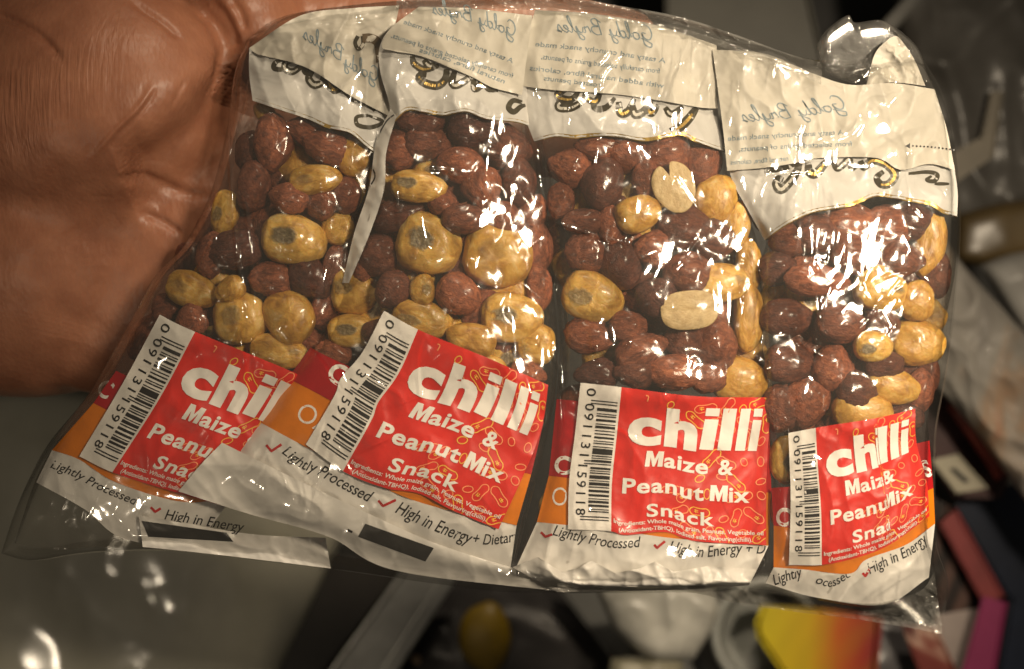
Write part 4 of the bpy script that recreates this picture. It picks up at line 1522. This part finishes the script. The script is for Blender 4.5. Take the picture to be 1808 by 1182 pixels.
build_packet(dict(
    k=4, base=42, len=900, vh=.30, vb=.88, pfrac=.75, deg=95, where=W4, extra=extra4, flift=5, frel=3, hrel=6, srel=4, warp=([0, .215, .60, .77, 1], [0, .215, .665, .70, 1]),
    label='nut packet under the film tuft, with its red sticker creased and bent around the edge',
    top=[(1258, 88), (1350, 95), (1435, 130), (1500, 150), (1575, 147), (1650, 158)], bottom=[(1352, 1030), (1440, 1055), (1560, 1068), (1640, 1020)],
    left=[(1258, 88), (1275, 215), (1290, 310), (1320, 370), (1352, 420), (1342, 470), (1342, 560), (1347, 650), (1352, 740), (1362, 820), (1366, 900), (1366, 980), (1352, 1030)],
    right=[(1650, 158), (1672, 230), (1690, 330), (1690, 420), (1685, 490), (1668, 570), (1655, 650), (1640, 720), (1642, 800), (1650, 880), (1652, 960), (1640, 1020)],
    win=[(1350, 424), (1375, 405), (1400, 390), (1437, 374), (1500, 363), (1545, 346), (1580, 350), (1620, 357), (1645, 362), (1665, 375), (1690, 382)], hl=[(1258, 88), (1275, 215), (1290, 310), (1320, 370), (1350, 424)], hr=[(1650, 158), (1672, 230), (1690, 330), (1690, 382)],
    fb=[(1284, 302), (1345, 297), (1400, 289), (1440, 280), (1545, 279), (1590, 300), (1640, 290), (1686, 300)], fl=[(1258, 88), (1275, 215), (1284, 302)], fr=[(1650, 158), (1672, 230), (1686, 300)],
    rt=[(1362, 862), (1480, 850), (1560, 800), (1641, 778)], ot=[(1366, 928), (1480, 942), (1560, 902), (1648, 862)], wt=[(1366, 1002), (1420, 1006), (1500, 1013), (1530, 988), (1600, 962), (1651, 925)],
    st=[(1392, 765), (1462, 752), (1550, 738), (1616, 722)], sb=[(1393, 998), (1465, 996), (1560, 968), (1641, 912)], sl=[(1392, 765), (1396, 880), (1393, 998)], sr=[(1616, 722), (1618, 780), (1636, 850), (1641, 912)],
    script=[(8, [(1350, 303), (1385, 297), (1412, 286)]), (13, [(1412, 287), (1406, 305), (1392, 324), (1379, 335), (1371, 326), (1375, 316), (1383, 318)]), (13, [(1427, 287), (1429, 304), (1440, 307), (1454, 292), (1461, 283)]), (10, [(1470, 284), (1478, 298), (1490, 290), (1499, 282), (1504, 297), (1516, 291)]),
            (12, [(1519, 284), (1525, 296), (1540, 284), (1564, 290), (1580, 308), (1571, 324), (1556, 326), (1548, 314), (1560, 303)]), (5, [(1572, 294), (1590, 303)]), (6, [(1604, 307), (1638, 304), (1655, 309), (1650, 320), (1636, 318), (1645, 311)]), (5, [(1650, 325), (1676, 325)])],
    claims=[T_('Lightly', [(1368, 1034), (1390, 1026), (1418, 1018)], 20), T_('ocessed', [(1440, 1030), (1470, 1036), (1506, 1016)], 16), T_('High in Energy', [(1536, 1014), (1575, 996), (1612, 978), (1640, 955)], 20)],
    ticks=[[(1523, 1012), (1528, 1018), (1536, 1004)]],
    bandtext=[T_('C', [(1368, 926), (1392, 930)], 34, offset=.03, shear=0), T_('RIS', [(1612, 852), (1630, 846), (1648, 838)], 32, offset=.03, shear=0)],
    ghost=[T_(GH1, [(1310, 216), (1400, 208), (1494, 194)], 28, script=1), T_(GH2, [(1285, 249), (1380, 243), (1490, 238)], 9.5, mirror=True, offset=.012, shear=0),
           T_('from selected grains of peanuts,', [(1305, 268), (1400, 262), (1505, 258)], 9.5, mirror=True, offset=.012, shear=0), T_('natural fibre, calories', [(1290, 291), (1340, 288), (1392, 284)], 9, mirror=True, offset=.012, shear=0)],
    nuts=[('P', 1395, 424, 41, 32, 0), ('P', 1500, 402, 58, 45, 0), ('P', 1442, 412, 45, 40, 0), ('P', 1568, 402, 46, 46, 0), ('P', 1612, 388, 40, 40, 0), ('M', 1642, 430, 28, 60, 8, 'long orange maize kernel at the outer edge of ' + W4), ('P', 1440, 496, 62, 30, 5), ('P', 1372, 475, 36, 34, 0),
          ('M', 1555, 512, 48, 40, 20), ('M', 1615, 532, 32, 37, 0), ('P', 1386, 562, 48, 37, 0), ('P', 1482, 572, 46, 39, 10), ('P', 1556, 570, 34, 34, 20), ('M', 1620, 606, 48, 42, 10, 'bright golden maize kernel, the biggest in ' + W4), ('P', 1392, 642, 48, 40, 0), ('P', 1470, 652, 42, 45, 20), ('M', 1542, 612, 34, 28, 0),
          ('P', 1560, 644, 38, 29, 0), ('P', 1426, 706, 41, 52, 25), ('P', 1512, 692, 42, 40, 0), ('M', 1576, 682, 48, 33, 15), ('P', 1622, 692, 28, 45, 10), ('M', 1522, 727, 54, 36, 0), ('P', 1380, 720, 38, 48, 0), ('P', 1590, 738, 45, 28, 0), ('M', 1384, 812, 26, 44, 0), ('P', 1652, 482, 30, 46, 0), ('P', 1510, 455, 48, 34, 10), ('P', 1590, 460, 44, 34, 0), ('P', 1382, 900, 24, 40, 0), ('P', 1640, 660, 20, 36, 0)],
))


# ------------------------------------------------------------------ the outer film
def build_bag():
    root = empty('clear_multipack_bag', 'clear crinkled plastic bag wrapped around the four nut packets, knotted at one corner', 'plastic bag')
    top = [(436, 70), (480, 38), (540, 20), (700, 2), (830, -2), (960, -8), (1090, 12), (1200, 32), (1300, 64), (1400, 98), (1470, 108), (1540, 100), (1600, 92), (1632, 108)]
    bottom = [(2, 978), (60, 990), (170, 976), (330, 975), (470, 992), (590, 1006), (760, 1030), (900, 1046), (1060, 1046), (1200, 1044), (1290, 1062), (1400, 1076), (1500, 1086), (1580, 1096), (1640, 1118), (1662, 1118)]
    left = [(436, 70), (414, 130), (400, 230), (372, 340), (326, 430), (272, 490), (228, 570), (160, 690), (88, 780), (54, 840), (26, 905), (2, 978)]
    right = [(1632, 108), (1662, 160), (1682, 230), (1694, 330), (1696, 420), (1690, 500), (1680, 600), (1668, 680), (1654, 760), (1652, 860), (1656, 960), (1674, 1030), (1662, 1118)]
    C = Coons(top, bottom, left, right)
    nu, nv = 600, 400
    u, v = np.meshgrid(np.linspace(0, 1, nu), np.linspace(0, 1, nv))
    XY = C(u, v)
    X, Y = XY[..., 0], XY[..., 1]
    H0 = cast(ALLB, XY, -15.)
    G = maxf(H0, 18)
    G = -maxf(-G, 9)
    G = blur(G, 40)
    G = np.maximum(G, blur(H0, 1) + 1.5)
    G = blur(maxf(G, 3), 11) + 2.5
    d = np.minimum(np.minimum(u, 1 - u) * 1500, np.minimum(v, 1 - v) * 950)
    e = np.clip(d / 22, 0, 1)
    loose = np.clip(1 - (H0 + 15) / 30, 0, 1)
    G += crinkle(X, Y, 700, 90, 5.0, 90) * (2.4 + 4 * blur(loose, 4)) * e
    G += crinkle(X, Y, 720, 48, 2.6, 60) * (.28 + 1.2 * blur(loose, 4)) * e
    # tension lines pulled in the film
    lines = [([(470, 291), (560, 296), (660, 299), (770, 300), (880, 312), (965, 320)], 3, 2.4), ([(475, 297), (570, 303), (670, 306), (790, 309), (930, 322)], 2.4, 2.2),
             ([(975, 392), (1055, 418), (1130, 436)], 3, 2.4), ([(1030, 250), (1000, 330), (975, 395)], 2.6, 2.4), ([(1058, 236), (1046, 300)], 3, 2.2),
             ([(410, 100), (404, 240), (414, 400), (428, 540), (440, 690)], 5, 3), ([(428, 330), (440, 420), (446, 560), (452, 640)], 3, 2.4), ([(385, 410), (352, 470), (330, 520)], 4, 2.6),
             ([(1640, 465), (1560, 535), (1505, 600), (1480, 660)], 3, 2.3), ([(1610, 470), (1540, 560), (1515, 640), (1500, 760)], 3, 2.3), ([(1590, 560), (1530, 660), (1505, 740)], 2.6, 2.2), ([(1645, 475), (1580, 484), (1540, 500)], 3, 2.2),
             ([(1422, 300), (1410, 400), (1400, 470)], 3, 2.2), ([(1446, 318), (1440, 400), (1430, 470)], 3.2, 2.2), ([(1462, 314), (1468, 400), (1462, 470)], 3.4, 2.2), ([(1478, 360), (1492, 420), (1488, 475)], 3.2, 2.2), ([(1606, 225), (1612, 330), (1608, 420)], 2.6, 2.2),
             ([(1196, 60), (1190, 180), (1186, 230)], 3.4, 2.4), ([(1210, 64), (1206, 180), (1215, 240)], 3, 2.4), ([(1230, 70), (1232, 190)], 2.6, 2.4), ([(1180, 55), (1168, 170)], 2.4, 2.4), ([(1260, 120), (1225, 200), (1165, 245)], 3, 2.4),
             ([(1080, 88), (1040, 130), (1015, 165)], 3.2, 3), ([(1100, 92), (1066, 130), (1058, 160)], 2.6, 2.4), ([(900, 520), (888, 600), (880, 660)], 3, 3), ([(912, 520), (930, 620), (948, 700)], 3, 3),
             ([(1270, 470), (1275, 560), (1282, 600)], 3, 2.6), ([(1295, 440), (1292, 540), (1284, 600)], 3, 2.6), ([(1310, 480), (1312, 560), (1296, 606)], 2.6, 2.4),
             ([(1160, 440), (1130, 455), (1120, 480), (1140, 500)], 2.6, 2.2), ([(1200, 430), (1215, 470), (1220, 490), (1240, 500)], 2.6, 2.2), ([(1270, 445), (1310, 460), (1350, 485)], 3, 2.6),
             ([(1470, 300), (1400, 305), (1350, 312)], 2.4, 2.2), ([(1530, 200), (1500, 240), (1430, 258)], 4, 7), ([(600, 430), (575, 470), (560, 540)], 3, 3),
             ([(520, 34), (620, 42), (700, 30)], 3, 3), ([(560, 24), (660, 26), (720, 14)], 3, 2.6), ([(960, 16), (1060, 24), (1200, 50), (1330, 90), (1440, 130)], 4, 3.4), ([(980, 4), (1100, 26), (1250, 62)], 3, 2.6)]
    # plus finer random pulls
    r = random.Random(5)
    for _ in range(150):
        x, y = r.uniform(460, 1660), r.uniform(60, 1000)
        a = math.radians(r.gauss(95, 28))
        ln = r.uniform(35, 150)
        lines.append(([(x, y), (x + ln * .5 * math.cos(a) + r.uniform(-6, 6), y + ln * .5 * math.sin(a)), (x + ln * math.cos(a), y + ln * math.sin(a))], r.uniform(.7, 2.2), r.uniform(1.8, 3.0)))
    for pts, h, w in lines:
        c = dense(pts, True, 10)
        lo, hi = c.min(0) - 14, c.max(0) + 14
        mk = (X > lo[0]) & (X < hi[0]) & (Y > lo[1]) & (Y < hi[1])
        if not mk.any():
            continue
        x, y = X[mk], Y[mk]
        best = np.full(x.shape, 1e9)
        tt = np.zeros(x.shape)
        seg = c[1:] - c[:-1]
        for i in range(len(seg)):
            l2 = (seg[i] ** 2).sum() + 1e-9
            t = np.clip(((x - c[i, 0]) * seg[i, 0] + (y - c[i, 1]) * seg[i, 1]) / l2, 0, 1)
            dd = np.hypot(x - c[i, 0] - t * seg[i, 0], y - c[i, 1] - t * seg[i, 1])
            m_ = dd < best
            best[m_] = dd[m_]
            tt[m_] = (i + t[m_]) / len(seg)
        fade = np.clip(np.minimum(tt, 1 - tt) * 6, 0, 1)
        G[mk] += 1.5 * h * fade * np.exp(-(best / w) ** 2)
    # places where the taut film faces the lamp
    for i, (fx, fy, rx, ry, ang, amp, lam) in enumerate(((1450, 415, 78, 62, 0, .55, 26), (1555, 232, 95, 40, -28, .35, 60), (1560, 400, 40, 55, 20, .5, 40), (905, 585, 30, 85, -6, .5, 30), (935, 690, 22, 60, -12, .4, 30), (1280, 545, 36, 72, 0, .5, 24),
                                                        (1142, 470, 30, 44, 35, .4, 40), (1068, 590, 28, 34, 0, .4, 30), (1200, 195, 26, 62, 4, .5, 18), (1110, 262, 46, 34, 0, .6, 24), (575, 480, 16, 66, 12, .3, 30), (1590, 545, 20, 26, 20, .3, 30),
                                                        (1435, 820, 24, 24, 0, .2, 30), (905, 262, 40, 30, 15, .5, 34), (1230, 660, 50, 22, 8, .4, 30), (1030, 170, 50, 18, -30, .5, 30), (860, 385, 18, 34, 50, .3, 30), (1420, 690, 16, 34, 10, .3, 30))):
        p = W(np.array([fx, fy, 75.]))
        a_ = np.array(cam.location) - p
        b_ = np.array(LAMP_AT) - p
        hv = a_ / np.linalg.norm(a_) + b_ / np.linalg.norm(b_)
        zx, zy = -hv[0] / hv[2], hv[1] / hv[2]
        dx, dy = X - fx, Y - fy
        qx, qy = rot2(dx, dy, ang)
        rad = np.sqrt((qx / rx) ** 2 + (qy / ry) ** 2) + perlin(X / 55, Y / 55, 800 + i) * .4
        w_ = np.exp(-np.clip(rad, 0, 9) ** 3)
        plane = zx * dx + zy * dy - (qx ** 2) * .0006 - (qy ** 2) * .0003
        inside = w_ > .35
        c0 = np.percentile((G - plane)[inside], 97)
        rip = amp * np.sin(2 * np.pi * (qx + 7 * perlin(X / 40, Y / 40, 830 + i)) / lam) + perlin(X / 34, Y / 50, 850 + i) * .6
        G = G * (1 - w_) + w_ * np.maximum(c0 + plane + rip, H0 + 1.2)
    H = -6 + (G + 6) * np.where(e < 1, e ** .5, 1)
    P = np.dstack([XY, H])
    f_ = mesh('front_sheet', P.reshape(-1, 3), grid_faces(nv, nu), M_BAG, root)
    st = 5
    ub, vb_ = u[::st, ::st], v[::st, ::st]
    XYb = C(ub, vb_)
    side = np.clip(1 - np.abs(2 * ub - 1) ** 4, 0, 1) ** .5 * np.clip(1 - np.abs(2 * vb_ - 1) ** 4, 0, 1) ** .5
    Hb = -7 - 75 * side + crinkle(XYb[..., 0], XYb[..., 1], 760, 70, 2, 80) * 6 * side
    mesh('back_sheet', np.dstack([XYb, Hb]).reshape(-1, 3), grid_faces(ub.shape[0], ub.shape[1], True), M_BACK, root)
    # knotted tuft
    for nm, C2, rel, sd in (('bottom_gather', Coons([(985, 1030), (1120, 1036), (1230, 1034), (1340, 1040), (1420, 1052), (1530, 1066), (1620, 1046), (1650, 1010)], [(985, 1048), (1120, 1048), (1230, 1048), (1300, 1066), (1400, 1080), (1500, 1092), (1600, 1108), (1664, 1120)]), 15, 905),
                            ('top_gather', Coons([(700, 0), (830, -4), (960, -10), (1090, 10), (1200, 30), (1300, 62), (1400, 98), (1452, 110)], [(700, 16), (830, 14), (960, 20), (1090, 38), (1200, 60), (1300, 92), (1390, 124), (1450, 150)]), 10, 915)):
        ph = Patch(C2, ALLB, 7, 2.6, 3, 8, default=2, relief=rel, seed=sd, rscale=30, deg=12)
        ph.obj(nm, M_GATHER, root)
    pillow('knotted_tuft', [(1441, 82), (1452, 62), (1470, 44), (1498, 27), (1510, 40), (1556, 36), (1592, 56)], [(1456, 128), (1500, 146), (1560, 152), (1642, 146)],
           [(1441, 82), (1446, 104), (1456, 128)], [(1592, 56), (1622, 88), (1642, 146)], 34, 30, 17, 46, M_TUFT, root, 91, 2.2, 70)


build_bag()
print('objects', len(bpy.data.objects))
